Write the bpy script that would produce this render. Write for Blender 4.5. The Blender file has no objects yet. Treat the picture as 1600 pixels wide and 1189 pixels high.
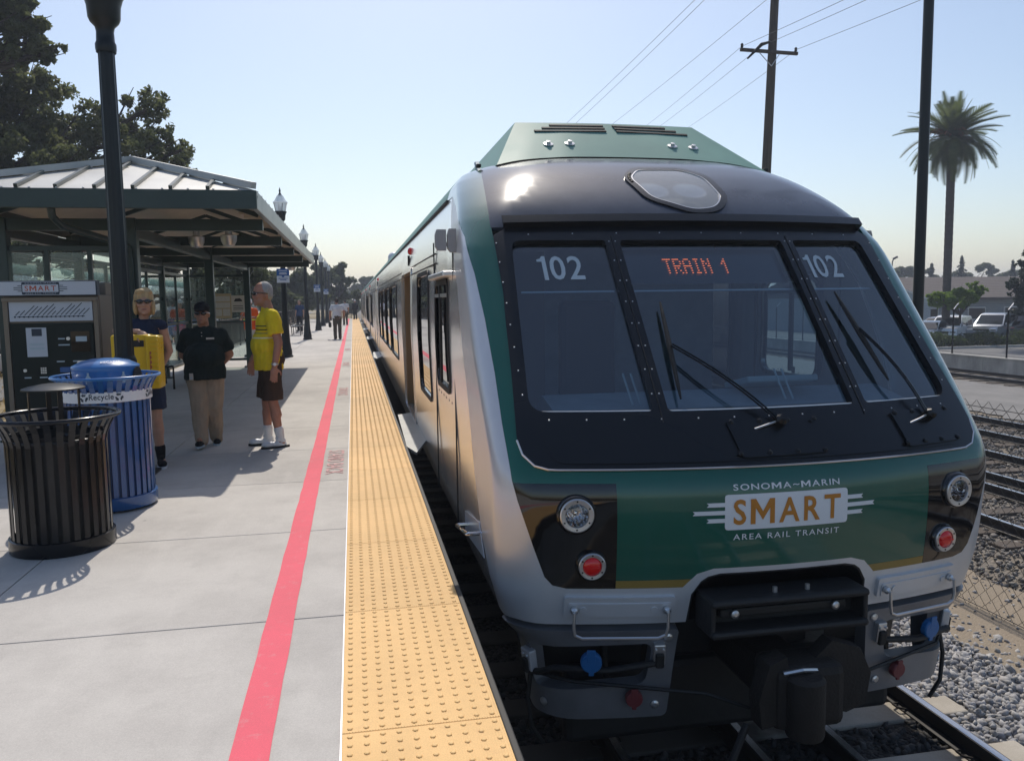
import bpy, bmesh, math, random
import numpy as np
from mathutils import Vector, Matrix, geometry
random.seed(7); rng = np.random.default_rng(7)
R = math.radians
scene = bpy.context.scene
col = scene.collection

# ---------------------------------------------------------------- camera
FPX, CW, CH = 1271.0, 1600.0, 1189.0
VP = (551.3, 471.2); CAMZ = 1.62; ROLL = -0.01366
def cam_basis():
    d = np.array([VP[0]-CW/2, -(VP[1]-CH/2), -FPX]); d /= np.linalg.norm(d)
    a = np.array([math.tan(ROLL), 1.0, 0.0]); a[2] = -(a[0]*d[0]+a[1]*d[1])/d[2]; u = a/np.linalg.norm(a)
    return np.array([np.cross(d, u), d, u])
RB = cam_basis()
def at(x, y, Y):
    """point of the place seen at photo pixel (x, y) at the depth Y along the platform"""
    d = RB @ np.array([x-CW/2, -(y-CH/2), -FPX]); d = d*(Y/d[1])
    return Vector((d[0], d[1], CAMZ+d[2]))
cd = bpy.data.cameras.new('camera'); cam = bpy.data.objects.new('camera', cd); col.objects.link(cam)
m4 = Matrix(RB.tolist()).to_4x4(); m4.translation = (0, 0, CAMZ); cam.matrix_world = m4
cd.sensor_fit = 'HORIZONTAL'; cd.sensor_width = 36.0; cd.lens = 36.0*FPX/CW
cd.clip_start = 0.05; cd.clip_end = 3000
scene.camera = cam

# ---------------------------------------------------------------- world and sun
SUN_EL, SUN_ROT = 51.6, 4.0
w = bpy.data.worlds.new('World'); scene.world = w; w.use_nodes = True
nt = w.node_tree; bg = nt.nodes['Background']
sky = nt.nodes.new('ShaderNodeTexSky'); sky.sky_type = 'NISHITA'; sky.sun_disc = False
sky.sun_elevation = R(SUN_EL); sky.sun_rotation = R(SUN_ROT)
sky.air_density = 1.0; sky.dust_density = 1.4; sky.ozone_density = 1.2; sky.altitude = 10
nt.links.new(sky.outputs[0], bg.inputs[0]); bg.inputs[1].default_value = 0.104
sl = bpy.data.lights.new('sun', 'SUN'); so = bpy.data.objects.new('sun', sl); col.objects.link(so)
sl.energy = 2.8; sl.angle = R(0.53); sl.color = (1.0, 0.93, 0.83)
so.rotation_euler = Vector((-0.055, -0.79, -1.0)).to_track_quat('-Z', 'Y').to_euler(); so.location = (0, 30, 40)
vs = scene.view_settings
vs.view_transform = 'Standard'; vs.look = 'None'; vs.gamma = 1.0; vs.exposure = 0.33; vs.use_curve_mapping = False

# ---------------------------------------------------------------- materials
MATS = {}
def pm(name, c, rough=0.5, metal=0.0, var=0.0, scale=4.0, bump=0.0, bscale=60.0, coat=0.0, spec=0.5, stretch=None, alpha2=None, detail=6, trans=0.0):
    """principled material whose colour varies by noise (var) between c and alpha2 (or c darker)"""
    if name in MATS: return MATS[name]
    m = bpy.data.materials.new(name); m.use_nodes = True; n = m.node_tree.nodes; l = m.node_tree.links
    b = n['Principled BSDF']; b.inputs['Roughness'].default_value = rough; b.inputs['Metallic'].default_value = metal
    b.inputs['Coat Weight'].default_value = coat; b.inputs['Coat Roughness'].default_value = 0.05
    b.inputs['Specular IOR Level'].default_value = spec
    b.inputs['Base Color'].default_value = (*c, 1)
    if var or bump:
        tc = n.new('ShaderNodeTexCoord'); mp = n.new('ShaderNodeMapping'); l.new(tc.outputs['Object'], mp.inputs[0])
        if stretch: mp.inputs['Scale'].default_value = stretch
    if var:
        t = n.new('ShaderNodeTexNoise'); t.inputs['Scale'].default_value = scale; t.inputs['Detail'].default_value = detail
        t.inputs['Roughness'].default_value = 0.65; l.new(mp.outputs[0], t.inputs['Vector'])
        r = n.new('ShaderNodeValToRGB'); r.color_ramp.elements[0].position = 0.32; r.color_ramp.elements[1].position = 0.68
        d = alpha2 if alpha2 else tuple(x*(1-var) for x in c); e = tuple(min(1, x*(1+var*0.5)) for x in c)
        r.color_ramp.elements[0].color = (*d, 1); r.color_ramp.elements[1].color = (*(e if not alpha2 else c), 1)
        l.new(t.outputs[0], r.inputs[0]); l.new(r.outputs[0], b.inputs['Base Color'])
        mr = n.new('ShaderNodeMapRange'); mr.inputs[3].default_value = max(0.02, rough*0.8); mr.inputs[4].default_value = min(1, rough*1.2)
        l.new(t.outputs[0], mr.inputs[0]); l.new(mr.outputs[0], b.inputs['Roughness'])
    if bump:
        t2 = n.new('ShaderNodeTexNoise'); t2.inputs['Scale'].default_value = bscale; t2.inputs['Detail'].default_value = 5; l.new(mp.outputs[0], t2.inputs['Vector'])
        bp = n.new('ShaderNodeBump'); bp.inputs['Strength'].default_value = bump; bp.inputs['Distance'].default_value = 0.02
        l.new(t2.outputs[0], bp.inputs['Height']); l.new(bp.outputs[0], b.inputs['Normal'])
    MATS[name] = m; return m
def glass(name, tint, ior=1.5, rough=0.0, haze=0.0, hazecol=(0.6, 0.65, 0.65)):
    m = bpy.data.materials.new(name); m.use_nodes = True; n = m.node_tree.nodes; l = m.node_tree.links
    n.clear(); o = n.new('ShaderNodeOutputMaterial'); mx = n.new('ShaderNodeMixShader'); f = n.new('ShaderNodeMath'); f.operation = 'MULTIPLY_ADD'
    lw = n.new('ShaderNodeLayerWeight'); pw = n.new('ShaderNodeMath'); pw.operation = 'POWER'; pw.inputs[1].default_value = 5.0; l.new(lw.outputs['Facing'], pw.inputs[0])
    f0 = ((ior-1)/(ior+1))**2; lw.inputs[0].default_value = 0.5; l.new(pw.outputs[0], f.inputs[0]); f.inputs[1].default_value = 1-f0; f.inputs[2].default_value = f0
    t = n.new('ShaderNodeBsdfTransparent'); t.inputs[0].default_value = (*tint, 1)
    g = n.new('ShaderNodeBsdfGlossy'); g.inputs['Roughness'].default_value = rough; g.inputs[0].default_value = (0.95, 0.97, 1, 1)
    src = t
    if haze:
        df = n.new('ShaderNodeBsdfDiffuse'); df.inputs[0].default_value = (*hazecol, 1)
        m2 = n.new('ShaderNodeMixShader'); m2.inputs[0].default_value = haze; l.new(t.outputs[0], m2.inputs[1]); l.new(df.outputs[0], m2.inputs[2]); src = m2
    l.new(f.outputs[0], mx.inputs[0]); l.new(src.outputs[0], mx.inputs[1]); l.new(g.outputs[0], mx.inputs[2]); l.new(mx.outputs[0], o.inputs[0])
    MATS[name] = m; return m
def emit(name, c, s):
    m = bpy.data.materials.new(name); m.use_nodes = True; b = m.node_tree.nodes['Principled BSDF']
    b.inputs['Base Color'].default_value = (*c, 1); b.inputs['Emission Color'].default_value = (*c, 1); b.inputs['Emission Strength'].default_value = s
    MATS[name] = m; return m
def leafmat(name, c1, c2, rough=0.55, through=0.55):
    """foliage: leaf to leaf colour change, a little light passing through"""
    m = bpy.data.materials.new(name); m.use_nodes = True; n = m.node_tree.nodes; l = m.node_tree.links
    b = n['Principled BSDF']; b.inputs['Roughness'].default_value = rough; b.inputs['Specular IOR Level'].default_value = 0.3
    tc = n.new('ShaderNodeTexCoord'); t = n.new('ShaderNodeTexNoise'); t.inputs['Scale'].default_value = 2.2; t.inputs['Detail'].default_value = 8; t.inputs['Roughness'].default_value = 0.8
    l.new(tc.outputs['Object'], t.inputs['Vector'])
    r = n.new('ShaderNodeValToRGB'); r.color_ramp.elements[0].position = 0.35; r.color_ramp.elements[1].position = 0.65
    r.color_ramp.elements[0].color = (*c1, 1); r.color_ramp.elements[1].color = (*c2, 1)
    l.new(t.outputs[0], r.inputs[0]); l.new(r.outputs[0], b.inputs['Base Color'])
    tr = n.new('ShaderNodeBsdfTranslucent'); l.new(r.outputs[0], tr.inputs[0])
    mx = n.new('ShaderNodeMixShader'); mx.inputs[0].default_value = through; o = n['Material Output']
    l.new(b.outputs[0], mx.inputs[1]); l.new(tr.outputs[0], mx.inputs[2]); l.new(mx.outputs[0], o.inputs[0])
    MATS[name] = m; return m

# ---------------------------------------------------------------- mesh helpers
def origin_of(p):
    v = Vector((0, 0, 0))
    while p is not None: v += p.location; p = p.parent
    return v
def link(name, me, mat, parent=None, smooth=False):
    o = bpy.data.objects.new(name, me); col.objects.link(o)
    if mat and not me.materials: me.materials.append(mat)
    if parent is not None:
        o.parent = parent
    if smooth: me.polygons.foreach_set('use_smooth', [True]*len(me.polygons))
    return o
def tag(o, label=None, cat=None, group=None, kind=None):
    if label: o['label'] = label
    if cat: o['category'] = cat
    if group: o['group'] = group
    if kind: o['kind'] = kind
    return o
def thing(name, label, cat, loc=(0, 0, 0), rz=0.0, group=None):
    o = bpy.data.objects.new(name, None); col.objects.link(o); o.empty_display_size = 0.2
    o.location = loc; o.rotation_euler = (0, 0, rz); return tag(o, label, cat, group)
def copy_tree(o, parent=None):
    c = o.copy(); col.objects.link(c); c.parent = parent
    for ch in list(o.children): copy_tree(ch, c)
    return c
def np_mesh(name, V, F):
    V = np.asarray(V, np.float32); F = np.asarray(F, np.int32); k = F.shape[1]
    me = bpy.data.meshes.new(name); me.vertices.add(len(V)); me.vertices.foreach_set('co', V.ravel())
    me.loops.add(F.size); me.loops.foreach_set('vertex_index', F.ravel())
    me.polygons.add(len(F)); me.polygons.foreach_set('loop_start', np.arange(0, F.size, k, dtype=np.int32))
    me.polygons.foreach_set('loop_total', np.full(len(F), k, np.int32))
    me.update(calc_edges=True); me.validate(); return me
class MB:
    """collects shapes (world or thing-local coordinates) into one mesh"""
    def __init__(s): s.v = []; s.f = []
    def add(s, vs, fs):
        b = len(s.v); s.v += [tuple(p) for p in vs]; s.f += [tuple(i+b for i in f) for f in fs]; return s
    def box(s, c, d, rot=None, b=0.0):
        x, y, z = d[0]/2, d[1]/2, d[2]/2
        if b <= 0:
            vs = [Vector((i*x, j*y, k*z)) for i in (-1, 1) for j in (-1, 1) for k in (-1, 1)]
            fs = [(0, 1, 3, 2), (4, 6, 7, 5), (0, 4, 5, 1), (2, 3, 7, 6), (0, 2, 6, 4), (1, 5, 7, 3)]
        else:
            b = min(b, x*0.9, y*0.9, z*0.9); bm = bmesh.new(); bmesh.ops.create_cube(bm, size=1)
            for v in bm.verts: v.co = Vector((v.co.x*d[0], v.co.y*d[1], v.co.z*d[2]))
            bmesh.ops.bevel(bm, geom=bm.edges[:], offset=b, segments=2, profile=0.5, affect='EDGES')
            bm.verts.index_update(); vs = [v.co.copy() for v in bm.verts]; fs = [tuple(v.index for v in f.verts) for f in bm.faces]; bm.free()
        c = Vector(c)
        return s.add([(rot @ v if rot else v)+c for v in vs], fs)
    def tube(s, pts, r, n=8, caps=True):
        pts = [Vector(p) for p in pts]; rs = r if isinstance(r, (list, tuple)) else [r]*len(pts)
        vs = []; fs = []; up = None
        for i, p in enumerate(pts):
            t = (pts[min(i+1, len(pts)-1)]-pts[max(i-1, 0)]).normalized()
            if up is None:
                a = Vector((0, 0, 1)) if abs(t.z) < 0.9 else Vector((1, 0, 0)); up = (a-t*a.dot(t)).normalized()
            else:
                up = (up-t*up.dot(t)); up = up.normalized() if up.length > 1e-6 else Vector((1, 0, 0))
            sd = t.cross(up)
            for k in range(n):
                a = 2*math.pi*(k+0.5)/n; vs.append(p+(up*math.cos(a)+sd*math.sin(a))*rs[i])
        for i in range(len(pts)-1):
            for k in range(n): fs.append((i*n+k, i*n+(k+1) % n, (i+1)*n+(k+1) % n, (i+1)*n+k))
        if caps: fs.append(tuple(range(n-1, -1, -1))); fs.append(tuple((len(pts)-1)*n+k for k in range(n)))
        return s.add(vs, fs)
    def lathe(s, prof, n=16, c=(0, 0, 0), rot=None, a0=0.0, a1=2*math.pi, flute=0.0, caps=False):
        full = abs(a1-a0-2*math.pi) < 1e-6; k = n if full else n+1; vs = []; fs = []; c = Vector(c)
        for (r, z) in prof:
            for i in range(k):
                a = a0+(a1-a0)*i/n; q = r*(1-flute*(i % 2)); v = Vector((q*math.cos(a), q*math.sin(a), z)); vs.append((rot @ v if rot else v)+c)
        for j in range(len(prof)-1):
            for i in range(n):
                i2 = (i+1) % k; fs.append((j*k+i, j*k+i2, (j+1)*k+i2, (j+1)*k+i))
        if full and caps:
            if prof[0][0] > 1e-4: fs.append(tuple(range(n-1, -1, -1)))
            if prof[-1][0] > 1e-4: fs.append(tuple((len(prof)-1)*k+i for i in range(n)))
        return s.add(vs, fs)
    def prism(s, poly, fn, t):
        """2D polygon mapped by fn(a, b, h) with h = 0 and h = t"""
        n = len(poly); vs = [fn(a, b, 0) for a, b in poly]+[fn(a, b, t) for a, b in poly]
        return s.add(vs, [tuple(range(n-1, -1, -1)), tuple(range(n, 2*n))]+[(i, (i+1) % n, n+(i+1) % n, n+i) for i in range(n)])
    def build(s, name, mat, parent=None, smooth=False, local=False):
        o3 = Vector((0, 0, 0)) if local or parent is None else origin_of(parent)
        me = bpy.data.meshes.new(name); me.from_pydata([(p[0]-o3.x, p[1]-o3.y, p[2]-o3.z) for p in s.v], [], s.f)
        bm = bmesh.new(); bm.from_mesh(me); bmesh.ops.recalc_face_normals(bm, faces=bm.faces[:]); bm.to_mesh(me); bm.free()
        if smooth:
            me.polygons.foreach_set('use_smooth', [True]*len(me.polygons))
            try: me.set_sharp_from_angle(angle=R(38))
            except Exception: pass
        return link(name, me, mat, parent)
def text2d(body, size, bold=0.0, space=1.0):
    cu = bpy.data.curves.new('t', 'FONT'); cu.body = body; cu.size = size; cu.align_x = 'CENTER'; cu.align_y = 'CENTER'
    cu.offset = bold*size; cu.resolution_u = 3; cu.space_character = space
    o = bpy.data.objects.new('t', cu); col.objects.link(o)
    dg = bpy.context.evaluated_depsgraph_get(); me = bpy.data.meshes.new_from_object(o.evaluated_get(dg))
    V = [(v.co.x, v.co.y) for v in me.vertices]; F = [tuple(p.vertices) for p in me.polygons]
    bpy.data.objects.remove(o); bpy.data.curves.remove(cu); bpy.data.meshes.remove(me); return V, F
MPOLY = [(0, 0), (0, 1), (.21, 1), (.5, .5), (.79, 1), (1, 1), (1, 0), (.8, 0), (.8, .64), (.5, .16), (.2, .64), (.2, 0)]
def text2d_m(body, bold, space):
    """words whose M is drawn as a clean outline"""
    if ('M' not in body and '1' not in body) or bold <= 0: return text2d(body, 1.0, bold, space)
    V = []; F = []; x = 0.0; gap = .1*space**3
    for ch in body:
        if ch == ' ': x += .32*space; continue
        if ch == 'M': v = [(a*.82, b*.73) for a, b in MPOLY]; f = [tuple(range(len(MPOLY)))]
        elif ch == '1': v = [(0, .56), (0, .63), (.11, .655), (.17, .73), (.27, .73), (.27, 0), (.145, 0), (.145, .56)]; f = [tuple(range(8))]
        else:
            v, f = text2d(ch, 1.0, bold); y0 = (min(p[1] for p in v)+max(p[1] for p in v))/2; x0 = min(p[0] for p in v); v = [(p[0]-x0, p[1]-(y0 if ch not in '~-' else y0)+.365) for p in v]
        b = len(V); V += [(p[0]+x, p[1]) for p in v]; F += [tuple(i+b for i in q) for q in f]; x = max(p[0] for p in V)+gap
    return V, F
def text_fit(body, w, h, bold=0.0, space=1.0):
    V, F = text2d_m(body, bold, space); a = np.array(V); lo = a.min(0); hi = a.max(0)
    a = (a-(lo+hi)/2)*np.array([w/(hi[0]-lo[0]), h/(hi[1]-lo[1])]); return [tuple(p) for p in a], F
def grow(poly, d):
    """outline moved outwards by d"""
    n = len(poly); A = sum(poly[i][0]*poly[(i+1) % n][1]-poly[(i+1) % n][0]*poly[i][1] for i in range(n)); sg = 1 if A > 0 else -1; out = []
    for i in range(n):
        a = Vector(poly[i-1]); b = Vector(poly[i]); c = Vector(poly[(i+1) % n]); e1 = (b-a); e2 = (c-b)
        if e1.length < 1e-9 or e2.length < 1e-9: out.append(tuple(b)); continue
        e1.normalize(); e2.normalize(); n1 = Vector((e1.y, -e1.x))*sg; n2 = Vector((e2.y, -e2.x))*sg; m = n1+n2
        m = m.normalized()*min(1.6, 1/max(.4, m.length/2)) if m.length > 1e-6 else n1
        out.append((b.x+m.x*d, b.y+m.y*d))
    return out
def rrect(w, h, r, n=5):
    pts = []
    for cx, cy, a in ((w/2-r, h/2-r, 0), (-w/2+r, h/2-r, 90), (-w/2+r, -h/2+r, 180), (w/2-r, -h/2+r, 270)):
        for i in range(n+1): t = R(a+90*i/n); pts.append((cx+r*math.cos(t), cy+r*math.sin(t)))
    return pts
def round_poly(pts, rs, n=5):
    """polygon with its corners rounded by the radii rs"""
    out = []; N = len(pts)
    for i, p in enumerate(pts):
        r = rs[i] if isinstance(rs, (list, tuple)) else rs; p = Vector(p)
        if r <= 0: out.append(tuple(p)); continue
        a = (Vector(pts[i-1])-p); b = (Vector(pts[(i+1) % N])-p); r2 = min(r, a.length*0.45, b.length*0.45)
        A = p+a.normalized()*r2; B = p+b.normalized()*r2
        for k in range(n+1):
            t = k/n; out.append(tuple(A*(1-t)**2+p*2*t*(1-t)+B*t*t))
    return out
def resample(poly, step):
    out = []
    for i, p in enumerate(poly):
        q = poly[(i+1) % len(poly)]; L = math.hypot(q[0]-p[0], q[1]-p[1]); k = max(1, int(math.ceil(L/step)))
        for j in range(k): out.append((p[0]+(q[0]-p[0])*j/k, p[1]+(q[1]-p[1])*j/k))
    return out
def inside(p, poly):
    c = False; j = len(poly)-1; x, y = p
    for i in range(len(poly)):
        xi, yi = poly[i]; xj, yj = poly[j]
        if (yi > y) != (yj > y) and x < (xj-xi)*(y-yi)/(yj-yi)+xi: c = not c
        j = i
    return c
def cdt(outline, holes=(), step=0.08):
    """triangulate a polygon with holes, grid points inside for curvature: (points, triangles, boundary edges)"""
    loops = [resample(outline, step)]+[resample(h, step) for h in holes]
    pts = []; edges = []
    for lp in loops:
        b = len(pts); pts += lp; edges += [(b+i, b+(i+1) % len(lp)) for i in range(len(lp))]
    nb = len(pts)
    xs = [p[0] for p in outline]; ys = [p[1] for p in outline]
    gx = np.arange(min(xs)+step/2, max(xs), step); gy = np.arange(min(ys)+step/2, max(ys), step)
    B = np.array(pts)
    for x in gx:
        for y in gy:
            if inside((x, y), outline) and not any(inside((x, y), h) for h in holes) and ((B-np.array((x, y)))**2).sum(1).min() > (0.45*step)**2:
                pts.append((x, y))
    res = geometry.delaunay_2d_cdt([Vector(p) for p in pts], edges, [], 0, 1e-6)
    V = [tuple(v) for v in res[0]]; T = []
    for f in res[2]:
        cx = sum(V[i][0] for i in f)/len(f); cy = sum(V[i][1] for i in f)/len(f)
        if inside((cx, cy), outline) and not any(inside((cx, cy), h) for h in holes): T.append(tuple(f))
    pa_ = lambda q: abs(sum(q[i][0]*q[(i+1) % len(q)][1]-q[(i+1) % len(q)][0]*q[i][1] for i in range(len(q))))/2
    ar = pa_(outline)-sum(pa_(h) for h in holes); tr_ = sum(pa_([V[i] for i in t]) for t in T)
    cnt = {}
    for t in T:
        for i in range(len(t)):
            e = (t[i], t[(i+1) % len(t)]); cnt[tuple(sorted(e))] = cnt.get(tuple(sorted(e)), 0)+1
    BE = [(t[i], t[(i+1) % len(t)]) for t in T for i in range(len(t)) if cnt[tuple(sorted((t[i], t[(i+1) % len(t)])))] == 1]
    return V, T, BE
def sheet(name, outline, fn, mat, parent=None, holes=(), step=0.08, off=0.0, skirt=0.0, smooth=True):
    """polygon laid on a surface: fn(a, b) -> (point, outward normal); pushed out by off, with edge walls skirt deep"""
    V, T, BE = cdt(outline, holes, step); o3 = origin_of(parent)
    pn = [fn(a, b) for a, b in V]
    vs = [Vector(p)+Vector(n)*off-o3 for p, n in pn]; fs = []
    flip = sum(((vs[t[1]]-vs[t[0]]).cross(vs[t[2]]-vs[t[0]])).dot(Vector(pn[t[0]][1])) for t in T) < 0
    for t in T: fs.append(tuple(reversed(t)) if flip else t)
    if skirt:
        m = {}
        for a, b in BE:
            for i in (a, b):
                if i not in m: m[i] = (len(vs), len(vs)+1); vs.append(vs[i].copy()); vs.append(vs[i]-Vector(pn[i][1])*skirt)
            q = (m[a][0], m[a][1], m[b][1], m[b][0]); fs.append(tuple(reversed(q)) if flip else q)
    me = bpy.data.meshes.new(name); me.from_pydata([tuple(v) for v in vs], [], fs); me.validate()
    if smooth:
        me.polygons.foreach_set('use_smooth', [True]*len(me.polygons))
        ln = []
        for i, p in enumerate(me.polygons):
            for v in p.vertices: ln.append(pn[v][1] if i < len(T) and v < len(pn) else p.normal)
        me.normals_split_custom_set([tuple(q) for q in ln])
    return link(name, me, mat, parent)

M = dict(
 concrete=pm('concrete', (0.54, 0.51, 0.475), 0.85, var=0.12, scale=1.3, bump=0.12, bscale=90),
 curb=pm('curb_concrete', (0.4, 0.39, 0.37), 0.9, var=0.3, scale=3, bump=0.2),
 pink=pm('pink_line_paint', (0.78, 0.125, 0.165), 0.75, var=0.12, scale=6, bump=0.08, bscale=120),
 pinktext=pm('faded_pink_paint', (0.62, 0.36, 0.35), 0.8, var=0.3, scale=40),
 yellow=pm('tactile_yellow', (0.76, 0.46, 0.165), 0.6, var=0.1, scale=3, bump=0.05, bscale=200),
 black=pm('black_powder_coat', (0.01, 0.0105, 0.012), 0.22, spec=0.35),
 darkpost=pm('dark_green_black_paint', (0.01, 0.014, 0.016), 0.38, spec=0.35, var=0.2),
 green_steel=pm('dark_green_steel', (0.022, 0.045, 0.042), 0.35, var=0.15, scale=3),
 roofmetal=pm('pale_roof_metal', (0.5, 0.5, 0.48), 0.45, metal=0.2, var=0.12, scale=2),
 soffit=pm('beige_soffit', (0.55, 0.5, 0.42), 0.7, var=0.1, scale=3),
 alu=pm('aluminium', (0.65, 0.65, 0.66), 0.35, metal=0.9),
 steel=pm('stainless_side', (0.86, 0.85, 0.84), 0.18, metal=0.72, var=0.07, scale=2.0, bump=0.02, bscale=3, stretch=(1, 0.25, 1)),
 silver=pm('silver_paint', (0.62, 0.63, 0.655), 0.32, metal=0.3, var=0.06, scale=3, coat=0.1),
 pilotshade=pm('pilot_shaded_silver', (0.2, 0.205, 0.22), 0.38, metal=0.3, var=0.15, scale=4),  # silver of the pilot painted darker, its shade is in this colour
 greenpaint=pm('train_green', (0.004, 0.1, 0.07), 0.22, coat=0.75, spec=0.4, var=0.08, scale=2),
 roofgreen=pm('pale_train_green', (0.15, 0.31, 0.26), 0.5, spec=0.3, var=0.12, scale=1.5),
 maskblack=pm('windscreen_black', (0.01, 0.0115, 0.014), 0.24, spec=0.4),
 brow=pm('dusty_dark_roof_paint', (0.06, 0.072, 0.1), 0.16, spec=0.45, var=0.3, scale=2.2, alpha2=(0.035, 0.044, 0.064)),
 panelblack=pm('gloss_black', (0.006, 0.006, 0.007), 0.07, coat=0.6),
 gold=pm('gold_stripe', (0.3, 0.2, 0.05), 0.4, var=0.05),
 rubber=pm('rubber', (0.012, 0.012, 0.012), 0.65),
 underblack=pm('underframe', (0.014, 0.014, 0.015), 0.6, var=0.4, scale=6, bump=0.2, bscale=20),
 rust=pm('rusty_steel', (0.022, 0.016, 0.012), 0.75, var=0.5, scale=8, bump=0.3),
 white=pm('white_decal', (0.75, 0.77, 0.8), 0.45),
 orange=pm('orange_decal', (0.52, 0.2, 0.02), 0.45),
 numgrey=pm('grey_number', (0.42, 0.5, 0.55), 0.6),
 interior=pm('cab_interior', (0.36, 0.39, 0.42), 0.7, var=0.2, scale=3),
 lining=pm('car_lining', (0.16, 0.155, 0.15), 0.6),
 tan=pm('door_tan', (0.3, 0.2, 0.1), 0.5),
 blueplastic=pm('blue_cap', (0.015, 0.13, 0.36), 0.4),
 redcap=pm('red_cap', (0.17, 0.03, 0.035), 0.5),
 redlens=pm('red_lens', (0.75, 0.01, 0.01), 0.15, coat=0.6),
 bluepaint=pm('blue_bin_paint', (0.012, 0.085, 0.27), 0.25, coat=0.5),
 bluelid=pm('blue_lid', (0.02, 0.15, 0.42), 0.3, coat=0.4),
 yellowbox=pm('yellow_plastic', (0.75, 0.47, 0.008), 0.4),
 chrome=pm('chrome', (0.8, 0.8, 0.82), 0.08, metal=1),
 rail=pm('rail_steel', (0.035, 0.03, 0.028), 0.7, var=0.4, scale=4),
 railtop=pm('rail_head', (0.5, 0.5, 0.52), 0.25, metal=0.9),
 tie=None,
 woodpole=pm('weathered_pole', (0.09, 0.07, 0.055), 0.9, var=0.5, scale=3, stretch=(4, 4, 0.3), bump=0.4, bscale=12),
 wire=pm('wire', (0.05, 0.05, 0.055), 0.6),
 bark=pm('bark', (0.06, 0.045, 0.035), 0.95, var=0.5, scale=6, bump=0.6, bscale=14),
 mesh=pm('galvanised_wire', (0.06, 0.055, 0.05), 0.5, metal=0.5),
)
def worn(name, c, stain, rough=.85, big=.45, spots=(.09, .085, .08), spot_amt=.5, tint=.07, grain=.1, bump=.15, wear=None):
    """outdoor floor: broad stains, small dark spots and grain in place coordinates, each piece a little different"""
    m = bpy.data.materials.new(name); m.use_nodes = True; n = m.node_tree.nodes; l = m.node_tree.links; b = n['Principled BSDF']; b.inputs['Specular IOR Level'].default_value = .3
    g = n.new('ShaderNodeNewGeometry'); oi = n.new('ShaderNodeObjectInfo')
    def noise(sc, det=6, rg=.6, st=None):
        t = n.new('ShaderNodeTexNoise'); t.inputs['Scale'].default_value = sc; t.inputs['Detail'].default_value = det; t.inputs['Roughness'].default_value = rg
        mp = n.new('ShaderNodeMapping'); l.new(g.outputs['Position'], mp.inputs[0]); l.new(mp.outputs[0], t.inputs['Vector'])
        if st: mp.inputs['Scale'].default_value = st
        return t
    def ramp(src, a, b_):
        r = n.new('ShaderNodeMapRange'); r.inputs[1].default_value = a; r.inputs[2].default_value = b_; l.new(src, r.inputs[0]); return r.outputs[0]
    def mix(fac, A, B, mode='MIX', k=None):
        x = n.new('ShaderNodeMix'); x.data_type = 'RGBA'; x.blend_type = mode
        if isinstance(fac, float): x.inputs[0].default_value = fac
        else: l.new(fac, x.inputs[0])
        for s_, i in ((A, 6), (B, 7)):
            if isinstance(s_, tuple): x.inputs[i].default_value = (*s_, 1)
            else: l.new(s_, x.inputs[i])
        return x.outputs[2]
    def scaled(v, k):
        q = n.new('ShaderNodeMath'); q.operation = 'MULTIPLY'; l.new(v, q.inputs[0]); q.inputs[1].default_value = k; return q.outputs[0]
    base = mix(scaled(ramp(noise(big, 8, .7).outputs[0], .42, .68), .75), c, stain)
    base = mix(scaled(ramp(noise(big*7, 8, .7).outputs[0], .5, .75), .4), base, stain)
    base = mix(scaled(ramp(noise(1.1, 5, .6, (6, 1, 1)).outputs[0], .52, .8), .35), base, tuple(min(1, x*1.12) for x in c))
    if spot_amt:
        v = n.new('ShaderNodeTexVoronoi'); v.inputs['Scale'].default_value = 3.2; v.inputs['Randomness'].default_value = 1; l.new(g.outputs['Position'], v.inputs['Vector'])
        sp = ramp(v.outputs['Distance'], .05, .03); cs = n.new('ShaderNodeSeparateColor'); l.new(v.outputs['Color'], cs.inputs[0]); th = n.new('ShaderNodeMath'); th.operation = 'GREATER_THAN'; th.inputs[1].default_value = .72; l.new(cs.outputs[0], th.inputs[0])
        q = n.new('ShaderNodeMath'); q.operation = 'MULTIPLY'; l.new(sp, q.inputs[0]); l.new(th.outputs[0], q.inputs[1]); base = mix(scaled(q.outputs[0], spot_amt), base, spots)
    if wear:
        base = mix(scaled(ramp(noise(14, 8, .75).outputs[0], .56, .66), wear[1]), base, wear[0])
    gr = ramp(noise(160, 3).outputs[0], .3, .7); lo = n.new('ShaderNodeMapRange'); lo.inputs[3].default_value = 1-grain; lo.inputs[4].default_value = 1+grain*.5; l.new(gr, lo.inputs[0])
    tn = n.new('ShaderNodeMapRange'); tn.inputs[3].default_value = 1-tint; tn.inputs[4].default_value = 1+tint*.4; l.new(oi.outputs['Random'], tn.inputs[0])
    q = n.new('ShaderNodeMath'); q.operation = 'MULTIPLY'; l.new(lo.outputs[0], q.inputs[0]); l.new(tn.outputs[0], q.inputs[1])
    vs_ = n.new('ShaderNodeVectorMath'); vs_.operation = 'SCALE'; l.new(base, vs_.inputs[0]); l.new(q.outputs[0], vs_.inputs['Scale']); l.new(vs_.outputs[0], b.inputs['Base Color'])
    b.inputs['Roughness'].default_value = rough
    bp = n.new('ShaderNodeBump'); bp.inputs['Strength'].default_value = bump; bp.inputs['Distance'].default_value = .004; l.new(noise(90, 5, .6, (1, 3, 1)).outputs[0], bp.inputs['Height']); l.new(bp.outputs[0], b.inputs['Normal'])
    MATS[name] = m; return m
M['concrete'] = worn('platform_concrete', (0.56, 0.53, 0.49), (0.37, 0.345, 0.32), grain=.12)
M['tie'] = worn('concrete_tie', (.5, .455, .39), (.3, .26, .2), .9, .8, grain=.15, bump=.4)
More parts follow.
